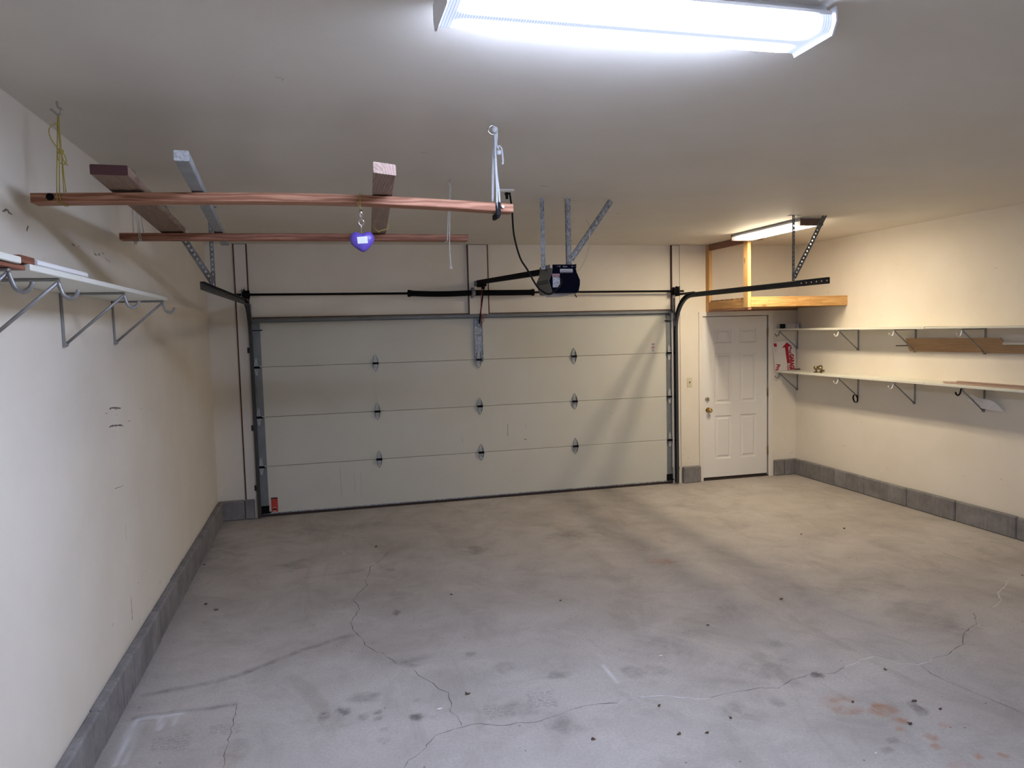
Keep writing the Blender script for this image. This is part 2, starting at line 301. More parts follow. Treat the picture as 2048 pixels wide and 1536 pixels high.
def floor_material():
    m, n, l, b = nt('worn_concrete_floor')
    v = coords(n, l)
    big = noise(n, l, v, .55, 5, .6, .3)
    mid = noise(n, l, v, 2.3, 6, .68, .5)
    fine = noise(n, l, v, 70., 3, .7)
    vs = coords(n, l, (1.0, .35, 1.0))
    swirl = noise(n, l, vs, 1.6, 6, .62, 1.6)
    base = ramp(n, l, big, [(.30, (0.372, 0.339, 0.306)), (.50, (0.457, 0.421, 0.384)), (.72, (0.547, 0.511, 0.470))])
    base = mix(n, l, maprange(n, l, mid, .48, .68, 0, .55), base, (0.305, 0.269, 0.236))
    base = mix(n, l, maprange(n, l, mid, .44, .28, 0, .45), base, (0.611, 0.579, 0.530))
    base = mix(n, l, maprange(n, l, swirl, .56, .64, 0, .42), base, (0.320, 0.290, 0.249))
    base = mix(n, l, maprange(n, l, swirl, .42, .30, 0, .22), base, (0.568, 0.522, 0.456))
    base = mix(n, l, maprange(n, l, fine, .35, .7, 0, .42), base, (0.270, 0.247, 0.221))
    at = n.new('ShaderNodeAttribute')
    at.attribute_name = 'stain'
    sp = n.new('ShaderNodeSeparateColor')
    l.new(at.outputs['Color'], sp.inputs['Color'])
    blot = noise(n, l, v, 13., 5, .7, .8)
    def broken(sock, lo, hi):
        k = n.new('ShaderNodeMath')
        k.operation = 'MULTIPLY'
        l.new(sock, k.inputs[0])
        l.new(maprange(n, l, blot, lo, hi, .45, 1.5), k.inputs[1])
        return k.outputs[0]
    base = mix(n, l, broken(sp.outputs[0], .35, .62), base, (.095, .082, .076))
    base = mix(n, l, broken(sp.outputs[1], .40, .66), base, (.36, .155, .06))
    base = mix(n, l, sp.outputs[2], base, (.62, .62, .62))
    br = n.new('ShaderNodeTexBrick')
    dv = n.new('ShaderNodeTexNoise')
    setin(dv, Scale=22., Detail=2.)
    l.new(v, dv.inputs['Vector'])
    va = n.new('ShaderNodeVectorMath')
    va.operation = 'MULTIPLY_ADD'
    l.new(dv.outputs['Color'], va.inputs[0])
    va.inputs[1].default_value = (.05, .05, .05)
    l.new(v, va.inputs[2])
    l.new(va.outputs[0], br.inputs['Vector'])
    setin(br, Scale=11., Mortar_Size=.05, Mortar_Smooth=.5, Brick_Width=.42, Row_Height=.30)
    br.inputs['Color1'].default_value = (1, 1, 1, 1)
    br.inputs['Color2'].default_value = (.7, .7, .7, 1)
    br.inputs['Mortar'].default_value = (0, 0, 0, 1)
    mm = n.new('ShaderNodeMath')
    mm.operation = 'MULTIPLY'
    l.new(at.outputs['Alpha'], mm.inputs[0])
    l.new(br.outputs['Color'], mm.inputs[1])
    base = mix(n, l, mm.outputs[0], base, (.15, .125, .115))
    # sprinkled dark grit
    vo = n.new('ShaderNodeTexVoronoi')
    setin(vo, Scale=9.)
    l.new(v, vo.inputs['Vector'])
    base = mix(n, l, maprange(n, l, vo.outputs['Distance'], .035, .055, .8, 0), base, (.09, .075, .065))
    l.new(base, b.inputs['Base Color'])
    l.new(maprange(n, l, mid, .3, .7, .50, .72), b.inputs['Roughness'])
    setin(b, Specular_IOR_Level=.32)
    bump(n, l, b, fine, .12, .004)
    return m

def lamp_lens(name, strength, col, axis, x0, x1, c, half, flank, bottom):
    """diffuser of a two-tube fluorescent lamp: bright along the tubes, dimmer between them and at the ends"""
    m, n, l, b = nt(name)
    geo = n.new('ShaderNodeNewGeometry')
    sp = n.new('ShaderNodeSeparateXYZ')
    l.new(geo.outputs['Position'], sp.inputs[0])
    along = sp.outputs[axis]
    across = sp.outputs[1 - axis]
    def math_(op, a, bb=None):
        k = n.new('ShaderNodeMath')
        k.operation = op
        for i, s in enumerate((a, bb)):
            if s is None:
                continue
            if isinstance(s, (int, float)):
                k.inputs[i].default_value = s
            else:
                l.new(s, k.inputs[i])
        return k.outputs[0]
    d = math_('ABSOLUTE', math_('SUBTRACT', across, c))
    mid = maprange(n, l, d, .0, half * .42, 0.02, 1., True)
    e0 = maprange(n, l, along, x0 + .012, x0 + .10, 0., 1., True)
    e1 = maprange(n, l, along, x1 - .012, x1 - .10, 0., 1., True)
    f = math_('MULTIPLY', math_('MULTIPLY', e0, e1), mid)
    f = math_('POWER', f, 4.0)
    nz = n.new('ShaderNodeSeparateXYZ')
    l.new(geo.outputs['True Normal'], nz.inputs[0])
    # flank and bottom prisms of the diffuser do not glow equally
    f = math_('MULTIPLY', f, maprange(n, l, math_('ABSOLUTE', nz.outputs[2]), .35, .9, flank, bottom))
    # flank glow fades out towards the tray, shaped to soften light on the ceiling
    f = math_('MULTIPLY', f, maprange(n, l, sp.outputs[2], 2.902, 2.872, .02, 1., True))
    tcv = coords(n, l)
    wv = n.new('ShaderNodeTexWave')
    wv.bands_direction = 'X' if axis == 0 else 'Y'
    setin(wv, Scale=38.)
    l.new(tcv, wv.inputs['Vector'])
    low = maprange(n, l, wv.outputs['Fac'], 0, 1, .55, .95)
    s = math_('ADD', math_('MULTIPLY', f, strength), low)
    setin(b, Roughness=.25)
    b.inputs['Base Color'].default_value = (.35, .37, .40, 1)
    b.inputs['Emission Color'].default_value = c4(col)
    l.new(s, b.inputs['Emission Strength'])
    return m

M = {}
M['wall'] = paint('cream_wall_paint', (.81, .755, .655), .07, .10)
M['ceiling'] = paint('ceiling_paint', (.76, .715, .64), .05, .10)
M['wall_shadowless'] = M['wall']
M['floor'] = floor_material()
M['curb'] = concrete_block('grey_concrete_block')
M['crack'] = plain('dark_crack', (.10, .088, .08), .9)
M['crack_pale'] = plain('pale_crack_filler', (.60, .59, .58), .9)
M['scuff'] = plain('dark_scuff', (.16, .135, .12), .8)
M['scuff_light'] = plain('brown_scuff', (.34, .29, .25), .8)
M['door_white'] = paint('white_door_paint', (.80, .785, .755), .03, .03, .42)
M['trim'] = paint('cream_trim_paint', (.80, .765, .70), .05, .05, .5)
M['raw_edge'] = wood('raw_brown_wood_edge', (.085, .038, .024), (.13, .060, .036), 2, knots=False)
M['jamb'] = paint('painted_jamb_board', (.76, .715, .65), .08, .06)
M['panel'] = paint('grey_white_door_panel', (.61, .605, .54), .05, .06, .5, 90.)
M['seam'] = plain('dark_seam', (.06, .058, .052), .8)
M['galv'] = galvanised('galvanised_steel', (.36, .39, .43))
M['galv_dark'] = galvanised('dull_grey_steel', (.22, .23, .245), .5, 30., .6)
M['stile'] = plain('grey_end_stile_steel', (.20, .215, .23), .5, .35, var=.12, scale=9.)
M['hinge'] = plain('pale_zinc_hinge', (.46, .475, .47), .45, .25, var=.12, scale=40.)
M['track'] = plain('dark_grey_track_steel', (.050, .054, .058), .5, .3, spec=.3)
M['black'] = plain('black_oiled_steel', (.008, .008, .009), .75, 0., spec=.08)
M['black_plastic'] = plain('black_plastic', (.008, .008, .010), .65, spec=.12)
M['navy'] = plain('dark_navy_plastic', (.003, .004, .011), .75, spec=.05)
M['housing'] = plain('grey_brown_housing', (.135, .13, .115), .5, .2)
M['paper'] = plain('white_label_paper', (.56, .56, .58), .7)
M['pink'] = plain('pink_warning_band', (.55, .36, .40), .7)
M['print'] = plain('dark_print', (.06, .06, .07), .7)
M['red'] = plain('sign_red', (.42, .008, .035), .55)
M['red_dark'] = plain('red_cord', (.20, .012, .016), .6)
M['orange_red'] = plain('warning_red_label', (.50, .045, .025), .6)
M['sign_white'] = plain('white_sign_plastic', (.80, .76, .74), .5, var=.02)
M['brass'] = plain('brass', (.55, .36, .12), .25, 1.)
M['old_brass'] = plain('tarnished_brass', (.30, .24, .14), .35, .9)
M['chrome'] = plain('chrome', (.70, .70, .70), .18, 1.)
M['hook_steel'] = plain('zinc_hook_steel', (.45, .42, .38), .35, .9)
M['bracket'] = plain('grey_bracket_steel', (.27, .265, .26), .45, .35)
M['hook_lit'] = plain('lit_hook_steel', (.78, .76, .74), .35)  # bracket steel in a pale colour that paints in the light on these hooks
M['shelf'] = paint('cream_shelf_board', (.74, .735, .655), .06, .04, .55)
M['white_board'] = paint('white_painted_board', (.80, .79, .78), .03, .03, .4)
M['fixture'] = plain('white_enamel_steel', (.82, .83, .86), .35, var=.02)
M['fir_x'] = wood('red_fir_lumber', (.30, .125, .070), (.50, .25, .155), 0)
M['fir_dark_x'] = wood('dark_fir_lumber', (.24, .095, .055), (.40, .18, .11), 0)
M['plank_y'] = wood('weathered_brown_plank', (.20, .125, .085), (.31, .21, .15), 1)
M['plank_grey_y'] = plain('grey_painted_stick', (.24, .25, .255), .6, var=.15, scale=12.)
M['plank_taupe_y'] = wood('taupe_weathered_plank', (.25, .165, .13), (.36, .255, .205), 1)
M['end_dark'] = plain('dark_red_brown_end_grain', (.055, .016, .016), .7)
M['end_grey'] = plain('frayed_grey_end', (.42, .42, .43), .9, var=.35, scale=90.)
M['pine_x'] = wood('yellow_pine_lumber', (.60, .33, .115), (.74, .45, .19), 0, ring=18.)
M['pine_y'] = wood('yellow_pine_joist', (.50, .27, .10), (.66, .40, .17), 1, ring=18.)
M['pine_z'] = wood('yellow_pine_post', (.60, .34, .125), (.74, .47, .21), 2, ring=18.)
M['ledger'] = wood('brown_ledger', (.26, .12, .075), (.36, .19, .12), 1)
M['plywood'] = wood('brown_plywood', (.30, .17, .09), (.40, .25, .14), 0)
M['brown_board_y'] = wood('oak_brown_board', (.42, .255, .13), (.54, .35, .19), 1)
M['brown_plank'] = wood('red_brown_board', (.17, .06, .035), (.26, .10, .06), 1, knots=False)
M['moulding'] = plain('mauve_brown_moulding', (.42, .29, .235), .6)
M['rope_white'] = plain('white_braided_rope', (.50, .50, .50), .8, var=.25, scale=260.)
M['rope_old'] = plain('old_grey_rope', (.55, .50, .45), .85, var=.25, scale=260.)
M['rope_yellow'] = plain('yellow_twine', (.42, .33, .075), .8, var=.2, scale=200.)
M['heart'] = plain('purple_plastic_heart', (.085, .048, .30), .42, var=.05)
M['bone'] = plain('almond_switch_plastic', (.66, .60, .44), .4, var=.02)
M['leaf'] = plain('dry_brown_leaf', (.11, .060, .040), .9, var=.4, scale=60.)
M['scrap'] = plain('white_paper_scrap', (.80, .79, .78), .8)
M['darkgap'] = plain('dark_door_sweep', (.035, .022, .02), .8)
M['end_wood'] = plain('dark_wood_end_cap', (.14, .085, .065), .6, var=.2)
M['knob_black'] = M['black_plastic']

# ------------------------------------------------------------------ geometry helpers
class G:
    def __init__(self):
        self.v = []
        self.f = []
        self.smooth = []
    def add(self, vs, fs, sm=False):
        k = len(self.v)
        self.v += [tuple(map(float, p)) for p in vs]
        self.f += [tuple(i + k for i in f) for f in fs]
        self.smooth += [sm] * len(fs)
        return self
    def box(self, a, b):
        x0, y0, z0 = (min(a[i], b[i]) for i in range(3))
        x1, y1, z1 = (max(a[i], b[i]) for i in range(3))
        return self.add([(x0, y0, z0), (x1, y0, z0), (x1, y1, z0), (x0, y1, z0), (x0, y0, z1), (x1, y0, z1), (x1, y1, z1), (x0, y1, z1)],
                        [(0, 3, 2, 1), (4, 5, 6, 7), (0, 1, 5, 4), (1, 2, 6, 5), (2, 3, 7, 6), (3, 0, 4, 7)])
    def bbox(self, a, b, c=.003):
        """box with chamfered edges"""
        lo = [min(a[i], b[i]) for i in range(3)]
        hi = [max(a[i], b[i]) for i in range(3)]
        c = min([c] + [(hi[i] - lo[i]) * .45 for i in range(3)])
        bm = bmesh.new()
        bmesh.ops.create_cube(bm, size=1.)
        for v in bm.verts:
            v.co = Vector([(lo[i] + hi[i]) / 2 + v.co[i] * (hi[i] - lo[i]) for i in range(3)])
        bmesh.ops.bevel(bm, geom=list(bm.edges), offset=c, segments=1, affect='EDGES', profile=.5)
        bm.verts.ensure_lookup_table()
        self.add([v.co[:] for v in bm.verts], [[v.index for v in f.verts] for f in bm.faces])
        bm.free()
        return self
    def bar(self, p0, p1, w, h, side):
        """rectangular bar from p0 to p1, w along side direction, h across"""
        p0, p1 = Vector(p0), Vector(p1)
        t = (p1 - p0).normalized()
        s = Vector(side)
        s = (s - t * s.dot(t)).normalized()
        u = t.cross(s)
        vs = []
        for p in (p0, p1):
            for a, b in ((-1, -1), (1, -1), (1, 1), (-1, 1)):
                vs.append(p + s * (a * w / 2) + u * (b * h / 2))
        return self.add(vs, [(0, 1, 2, 3), (7, 6, 5, 4), (0, 4, 5, 1), (1, 5, 6, 2), (2, 6, 7, 3), (3, 7, 4, 0)])
    def tube(self, pts, r, n=8, closed=False):
        pts = [Vector(p) for p in pts]
        m = len(pts)
        rs = r if isinstance(r, (list, tuple)) else [r] * m
        t0 = (pts[1] - pts[0]).normalized()
        ref = Vector((0, 0, 1)) if abs(t0.z) < .9 else Vector((1, 0, 0))
        s = t0.cross(ref).normalized()
        vs, fs = [], []
        for i, p in enumerate(pts):
            if closed:
                t = (pts[(i + 1) % m] - pts[i - 1]).normalized()
            else:
                t = (pts[min(i + 1, m - 1)] - pts[max(i - 1, 0)]).normalized()
            s = (s - t * s.dot(t))
            s = s.normalized() if s.length > 1e-6 else t.orthogonal().normalized()
            u = t.cross(s)
            for k in range(n):
                a = 2 * math.pi * k / n
                vs.append(p + s * (math.cos(a) * rs[i]) + u * (math.sin(a) * rs[i]))
        for i in range(m if closed else m - 1):
            j = (i + 1) % m
            for k in range(n):
                k2 = (k + 1) % n
                fs.append((i * n + k, i * n + k2, j * n + k2, j * n + k))
        self.add(vs, fs, True)
        if not closed:
            b0 = len(self.v) - len(vs)
            self.f += [tuple(b0 + k for k in range(n - 1, -1, -1)), tuple(b0 + (m - 1) * n + k for k in range(n))]
            self.smooth += [False, False]
        return self
    def prism(self, pts, vec):
        """extrude a planar polygon along vec"""
        pts = [Vector(p) for p in pts]
        vec = Vector(vec)
        m = len(pts)
        vs = pts + [p + vec for p in pts]
        fs = [tuple(range(m - 1, -1, -1)), tuple(range(m, 2 * m))] + [(i, (i + 1) % m, m + (i + 1) % m, m + i) for i in range(m)]
        return self.add(vs, fs)
    def lathe(self, prof, org, axis, n=16):
        """prof = [(radius, distance along axis)]"""
        org, ax = Vector(org), Vector(axis).normalized()
        s = ax.orthogonal().normalized()
        u = ax.cross(s)
        vs, fs = [], []
        for r, h in prof:
            for k in range(n):
                a = 2 * math.pi * k / n
                vs.append(org + ax * h + s * (math.cos(a) * r) + u * (math.sin(a) * r))
        for i in range(len(prof) - 1):
            for k in range(n):
                k2 = (k + 1) % n
                fs.append((i * n + k, i * n + k2, (i + 1) * n + k2, (i + 1) * n + k))
        self.add(vs, fs, True)
        b0 = len(self.v) - len(vs)
        self.f += [tuple(b0 + k for k in range(n - 1, -1, -1)), tuple(b0 + (len(prof) - 1) * n + k for k in range(n))]
        self.smooth += [False, False]
        return self
    def sweep(self, path, prof, side):
        """sweep closed profile [(a, b)] along path; b along side, a along side x tangent"""
        path = [Vector(p) for p in path]
        sd = Vector(side).normalized()
        m, k = len(path), len(prof)
        vs, fs = [], []
        for i, p in enumerate(path):
            t = (path[min(i + 1, m - 1)] - path[max(i - 1, 0)]).normalized()
            nn = sd.cross(t).normalized()
            for a, b in prof:
                vs.append(p + nn * a + sd * b)
        for i in range(m - 1):
            for j in range(k):
                j2 = (j + 1) % k
                fs.append((i * k + j, i * k + j2, (i + 1) * k + j2, (i + 1) * k + j))
        fs += [tuple(range(k - 1, -1, -1)), tuple((m - 1) * k + j for j in range(k))]
        return self.add(vs, fs)
    def ladder(self, p0, p1, d, w, t, pitch, hole=.5, lo=.34, hi=.66):
        """perforated flange: strip from p0 to p1, extending w along d, with a row of square holes"""
        p0, p1, d = Vector(p0), Vector(p1), Vector(d)
        ax = (p1 - p0).normalized()
        d = (d - ax * d.dot(ax)).normalized()
        L = (p1 - p0).length
        nn = ax.cross(d)
        def slab(a0, a1, b0, b1):
            q = [p0 + ax * a0 + d * b0, p0 + ax * a1 + d * b0, p0 + ax * a1 + d * b1, p0 + ax * a0 + d * b1]
            self.prism(q, nn * t)
        slab(0, L, 0, w * lo)
        slab(0, L, w * hi, w)
        k = max(1, int(L / pitch))
        pt = L / k
        for i in range(k + 1):
            a0 = max(0, i * pt - pt * (1 - hole) / 2)
            a1 = min(L, i * pt + pt * (1 - hole) / 2)
            slab(a0, a1, w * lo, w * hi)
        return self
    def mesh(self, name, off=(0, 0, 0)):
        me = bpy.data.meshes.new(name)
        ox, oy, oz = off
        me.from_pydata([(x - ox, y - oy, z - oz) for x, y, z in self.v], [], self.f)
        me.validate()
        bm = bmesh.new()
        bm.from_mesh(me)
        bmesh.ops.recalc_face_normals(bm, faces=bm.faces)
        bm.to_mesh(me)
        bm.free()
        if len(me.polygons) == len(self.smooth):
            me.polygons.foreach_set('use_smooth', self.smooth)
        me.update()
        return me

def tag(o, label=None, cat=None, group=None, kind=None):
    if label: o['label'] = label
    if cat: o['category'] = cat
    if group: o['group'] = group
    if kind: o['kind'] = kind
    return o

def thing(name, base, label, cat, group=None, kind=None):
    o = bpy.data.objects.new(name, None)
    o.empty_display_size = .1
    COL.objects.link(o)
    o.location = base
    BASE[o.name] = tuple(base)
    return tag(o, label, cat, group, kind)

def obj(name, g, mat, parent=None, label=None, cat=None, group=None, kind=None, origin=None):
    """one mesh object; a part keeps its vertices relative to its thing"""
    if parent is not None:
        off = BASE[parent.name]
    elif origin is not None:
        off = origin
    else:
        a = np.array(g.v)
        off = ((a[:, 0].min() + a[:, 0].max()) / 2, (a[:, 1].min() + a[:, 1].max()) / 2, a[:, 2].min())
        off = tuple(float(x) for x in off)
    me = g.mesh(name, off)
    me.materials.append(M[mat] if isinstance(mat, str) else mat)
    o = bpy.data.objects.new(name, me)
    COL.objects.link(o)
    if parent is not None:
        o.parent = parent
        BASE[o.name] = off
    else:
        o.location = off
        BASE[o.name] = off
    return tag(o, label, cat, group, kind)

def copy_tree(o, loc=None, parent=None, label=None):
    c = o.copy()
    COL.objects.link(c)
    if parent is not None:
        c.parent = parent
    if loc is not None:
        c.location = loc
    if label:
        c['label'] = label
    for ch in list(o.children):
        d = copy_tree(ch, None, c)
    return c

def smooth_path(pts, k=5):
    """Catmull-Rom through points"""
    P = [Vector(p) for p in pts]
    if len(P) < 3:
        return P
    P = [P[0] * 2 - P[1]] + P + [P[-1] * 2 - P[-2]]
    out = []
    for i in range(1, len(P) - 2):
        for j in range(k):
            t = j / k
            a, b, c, d = P[i - 1], P[i], P[i + 1], P[i + 2]
            out.append(.5 * ((2 * b) + (c - a) * t + (2 * a - 5 * b + 4 * c - d) * t * t + (3 * b - a - 3 * c + d) * t ** 3))
    out.append(P[-2])
    return out

def text_geo(g, s, org, right, up, length, height, depth=.0006):
    """flat lettering: string s starting at org, running along right for length, letters height tall"""
    cu = bpy.data.curves.new('t', 'FONT')
    cu.body = s
    cu.resolution_u = 2
    cu.offset = .012
    to = bpy.data.objects.new('t', cu)
    COL.objects.link(to)
    bpy.context.view_layer.update()
    dg = bpy.context.evaluated_depsgraph_get()
    me = bpy.data.meshes.new_from_object(to.evaluated_get(dg))
    co = np.array([v.co[:] for v in me.vertices])
    fs = [tuple(p.vertices) for p in me.polygons]
    bpy.data.objects.remove(to)
    bpy.data.curves.remove(cu)
    bpy.data.meshes.remove(me)
    if not len(co):
        return g
    mn, mx = co.min(0), co.max(0)
    R, U = Vector(right).normalized(), Vector(up).normalized()
    nrm = R.cross(U) * depth
    o = Vector(org)
    vs = [o + R * ((c[0] - mn[0]) / (mx[0] - mn[0]) * length) + U * ((c[1] - mn[1]) / (mx[1] - mn[1]) * height) + nrm for c in co]
    return g.add(vs, fs)

def ribbon(pts, w, nrm, off, g, jit=0.):
    """thin flat strip along a polyline lying on a surface"""
    nrm = Vector(nrm)
    P = [Vector(p) + nrm * off for p in pts]
    vs, fs = [], []
    m = len(P)
    for i, p in enumerate(P):
        t = (P[min(i + 1, m - 1)] - P[max(i - 1, 0)]).normalized()
        s = nrm.cross(t).normalized()
        ww = w * (.35 if i in (0, m - 1) else 1.) * (1 + jit * rnd.uniform(-.6, .6)) / 2
        vs += [p + s * ww, p - s * ww]
    for i in range(m - 1):
        fs.append((2 * i, 2 * i + 1, 2 * i + 3, 2 * i + 2))
    return g.add(vs, fs)

# ================================================================== THE SETTING
# floor: fine grid so that oil, rust and tyre marks can be stored on it
nx, ny = 360, 500
xs = np.linspace(0, W, nx)
ys = np.linspace(YF, 0.25, ny)
XX, YY = np.meshgrid(xs, ys)
co = np.stack([XX.ravel(), YY.ravel(), np.zeros(nx * ny)], 1)
idx = np.arange(nx * ny).reshape(ny, nx)
quads = np.stack([idx[:-1, :-1], idx[:-1, 1:], idx[1:, 1:], idx[1:, :-1]], -1).reshape(-1, 4)
fm = bpy.data.meshes.new('floor')
fm.from_pydata(co.tolist(), [], quads.tolist())
st = np.zeros((nx * ny, 4))
X, Y = XX.ravel(), YY.ravel()
wob = .12 * np.sin(X * 23 + 3 * np.sin(Y * 17)) + .12 * np.sin(Y * 29 + 2 * np.sin(X * 19)) + .08 * np.sin(X * 61 + Y * 47)
for (cx, cy, rx, ry, ch, a) in DATA['STAINS']:
    d = np.sqrt(((X - cx) / rx) ** 2 + ((Y - cy) / ry) ** 2) + wob
    e = .5 if max(rx, ry) < .12 else 1.2
    m_ = np.clip((1.15 - d) / e, 0, 1)
    m_ = m_ * m_ * (3 - 2 * m_) * a
    st[:, ch] = np.maximum(st[:, ch], m_)
def dist_poly(pts):
    best = np.full(X.shape, 1e9)
    for (ax, ay), (bx, by) in zip(pts[:-1], pts[1:]):
        vx, vy = bx - ax, by - ay
        t = np.clip(((X - ax) * vx + (Y - ay) * vy) / (vx * vx + vy * vy + 1e-9), 0, 1)
        best = np.minimum(best, np.hypot(X - ax - t * vx, Y - ay - t * vy))
    return best
for pts, w, ch, a in DATA['SOFT']:
    m_ = np.clip(1.2 - dist_poly(pts) / w, 0, 1) * a * (1 + .8 * wob)
    st[:, ch] = np.maximum(st[:, ch], np.clip(m_, 0, 1))
for qd in DATA['TREADS']:
    ins = np.ones(X.shape, bool)
    sgn = 0
    for i in range(4):
        (ax, ay), (bx, by) = qd[i], qd[(i + 1) % 4]
        cr = (bx - ax) * (Y - ay) - (by - ay) * (X - ax)
        if sgn == 0:
            sgn = np.sign(cr[np.argmin(np.hypot(X - np.mean([q[0] for q in qd]), Y - np.mean([q[1] for q in qd])))])
        ins &= (cr * sgn > 0)
    st[ins, 3] = .30
at = fm.attributes.new('stain', 'FLOAT_COLOR', 'POINT')
at.data.foreach_set('color', st.astype(np.float32).ravel())
fm.materials.append(M['floor'])
floor = bpy.data.objects.new('floor', fm)
COL.objects.link(floor)
BASE['floor'] = (0, 0, 0)
tag(floor, 'stained grey concrete garage floor with long hairline cracks', 'floor', kind='structure')

def crack_geo(lines, w, jit=1.):
    g = G()
    for pts in lines:
        P = []
        for (ax, ay), (bx, by) in zip(pts[:-1], pts[1:]):
            L = math.hypot(bx - ax, by - ay)
            k = max(2, int(L / .03))
            for i in range(k):
                t = i / k
                P.append((ax + (bx - ax) * t + rnd.uniform(-.006, .006), ay + (by - ay) * t + rnd.uniform(-.006, .006), 0))
        P.append((pts[-1][0], pts[-1][1], 0))
        ribbon(P, w, (0, 0, 1), .0008, g, jit)
    return g
obj('crack', crack_geo(DATA['CRACKS_DARK'], .0032), 'crack', floor, kind='stuff', label='thin dark zigzag cracks')
obj('filled_crack', crack_geo(DATA['CRACKS_PALE'], .0055), 'crack_pale', floor, kind='stuff', label='pale filled stretches of crack')

def structure(name, g, mat, label, cat):
    return obj(name, g, mat, label=label, cat=cat, kind='structure', origin=(0, 0, 0))

T = .15
ceiling = structure('ceiling', G().box((-T, YF - T, H), (W + T, T, H + T)), 'ceiling', 'flat off-white plaster ceiling above the garage', 'ceiling')
wall_left = structure('wall_left', G().box((-T, YF, -.05), (0, T, H)), 'wall', 'scuffed cream wall on the left with pencil and rub marks', 'wall')
wall_right = structure('wall_right', G().box((W, YF, -.05), (W + T, T, H)), 'wall', 'cream wall on the right carrying two long shelves', 'wall')
structure('wall_front', G().box((-T, YF - T, -.05), (W + T, YF, H)), 'wall', 'plain cream wall behind the viewpoint', 'wall')
GL, GR, GT = .43, 5.305, 2.135      # garage door opening
DL, DR, DT = 5.70, 6.652, 2.072     # side door opening
g = G()
g.box((0, 0, -.05), (GL, T, H)).box((GL, 0, GT), (GR, T, H)).box((GR, 0, -.05), (DL, T, H)).box((DL, 0, DT), (DR, T, H)).box((DR, 0, -.05), (W, T, H))
wall_back = structure('wall_back', g, 'wall', 'cream end wall around the big garage door and the side door', 'wall')

# rub marks and pencil lines on the left wall
g = G()
for pts, w in DATA['SCUFFS']:
    if len(pts) > 1:
        ribbon(smooth_path(pts, 3), w, (1, 0, 0), .0006, g, .8)
obj('scuff_mark', g, 'scuff', wall_left, kind='stuff', label='dark rub marks and scribbles')
g = G()
for (x, y, dx, dy) in [(1.02, -5.36, .03, .012), (1.05, -5.34, -.01, .02), (3.05, -2.9, .05, .03), (2.62, -3.45, .09, .04), (3.62, -2.35, .07, .04), (1.7, -4.25, .05, -.01), (4.6, -2.4, .06, .01)]:
    ribbon([(x, y, H), (x + dx * .5, y + dy * .7, H), (x + dx, y + dy, H)], .006, (0, 0, -1), .0006, g, .8)
obj('scratch', g, 'scuff_light', ceiling, kind='stuff', label='small brown scratches')
g = G()
for (y, z, l_) in [(-.6, 2.3, .03), (-1.7, 2.55, .02), (-2.9, 2.4, .03), (-2.2, 1.6, .02), (-1.2, .8, .03), (-2.6, .45, .02), (-3.0, .5, .03), (-.9, .5, .05), (-1.6, .35, .03), (-1.5, 2.0, .02)]:
    ribbon([(W, y, z), (W, y - l_, z + rnd.uniform(-.02, .02))], .007, (-1, 0, 0), .0006, g, .8)
obj('scuff_mark', g, 'scuff_light', wall_right, kind='stuff', label='faint brown specks')
g = G()
for (x, z, dx, dz) in [(5.50, .30, .03, .01), (5.44, .33, .01, .03), (5.60, .30, .005, .04), (5.46, .42, .01, .02), (6.75, .45, .02, .01), (6.86, .6, .02, 0), (6.95, .26, .06, .03), (6.70, .32, .01, .02), (.12, .95, .02, 0), (.2, 1.5, .015, 0)]:
    ribbon([(x, 0, z), (x + dx, 0, z + dz)], .008, (0, -1, 0), .0006, g, .8)
obj('scuff_mark', g, 'scuff_light', wall_back, kind='stuff', label='small brown chips')

# concrete curbs at the foot of the walls, laid in blocks
def curb(name, label, axis, fixed0, fixed1, joints, h, skew=None):
    t = thing(name, (fixed0, joints[0], 0) if axis == 1 else (joints[0], fixed0, 0), label, 'curb', kind='structure')
    for a, b in zip(joints[:-1], joints[1:]):
        hh = h + rnd.uniform(-.004, .004)
        pr = rnd.uniform(-.003, .003)
        if axis == 1:
            x0, x1 = fixed0, fixed1 + pr
            g = G().bbox((x0, a - .0025, 0), (x1, b + .0025, hh), .010)
        else:
            g = G().bbox((a + .0025, fixed0, 0), (b - .0025, fixed1 + pr, hh), .010)
        obj('block', g, 'curb', t)
    return t
CW = .055
curb('baseboard_left', 'grey concrete curb of blocks along the left wall', 1, .0, CW, [-.062, -.64, -1.39, -2.06, -2.6, -3.235, -3.889, -4.546, -5.2, -5.85, -6.5, -7.2, -7.9, -8.6, -9.3], .208)
curb('baseboard_right', 'grey concrete curb of blocks along the right wall', 1, W, W - .045, [-.05, -.18, -.793, -1.312, -1.937, -2.554, -3.209, -3.87, -4.5, -5.15, -5.8, -6.5, -7.2, -7.9, -8.6, -9.3], .200)
curb('baseboard_back_1', 'short concrete curb between left wall and garage door track', 0, 0, -.055, [0, .27, .372], .208)
curb('baseboard_back_2', 'short concrete curb between garage door track and white side door', 0, 0, -.055, [5.42, 5.665], .205)
curb('baseboard_back_3', 'short concrete curb in the corner right of the white side door', 0, 0, -.045, [6.71, 6.86, W], .200)

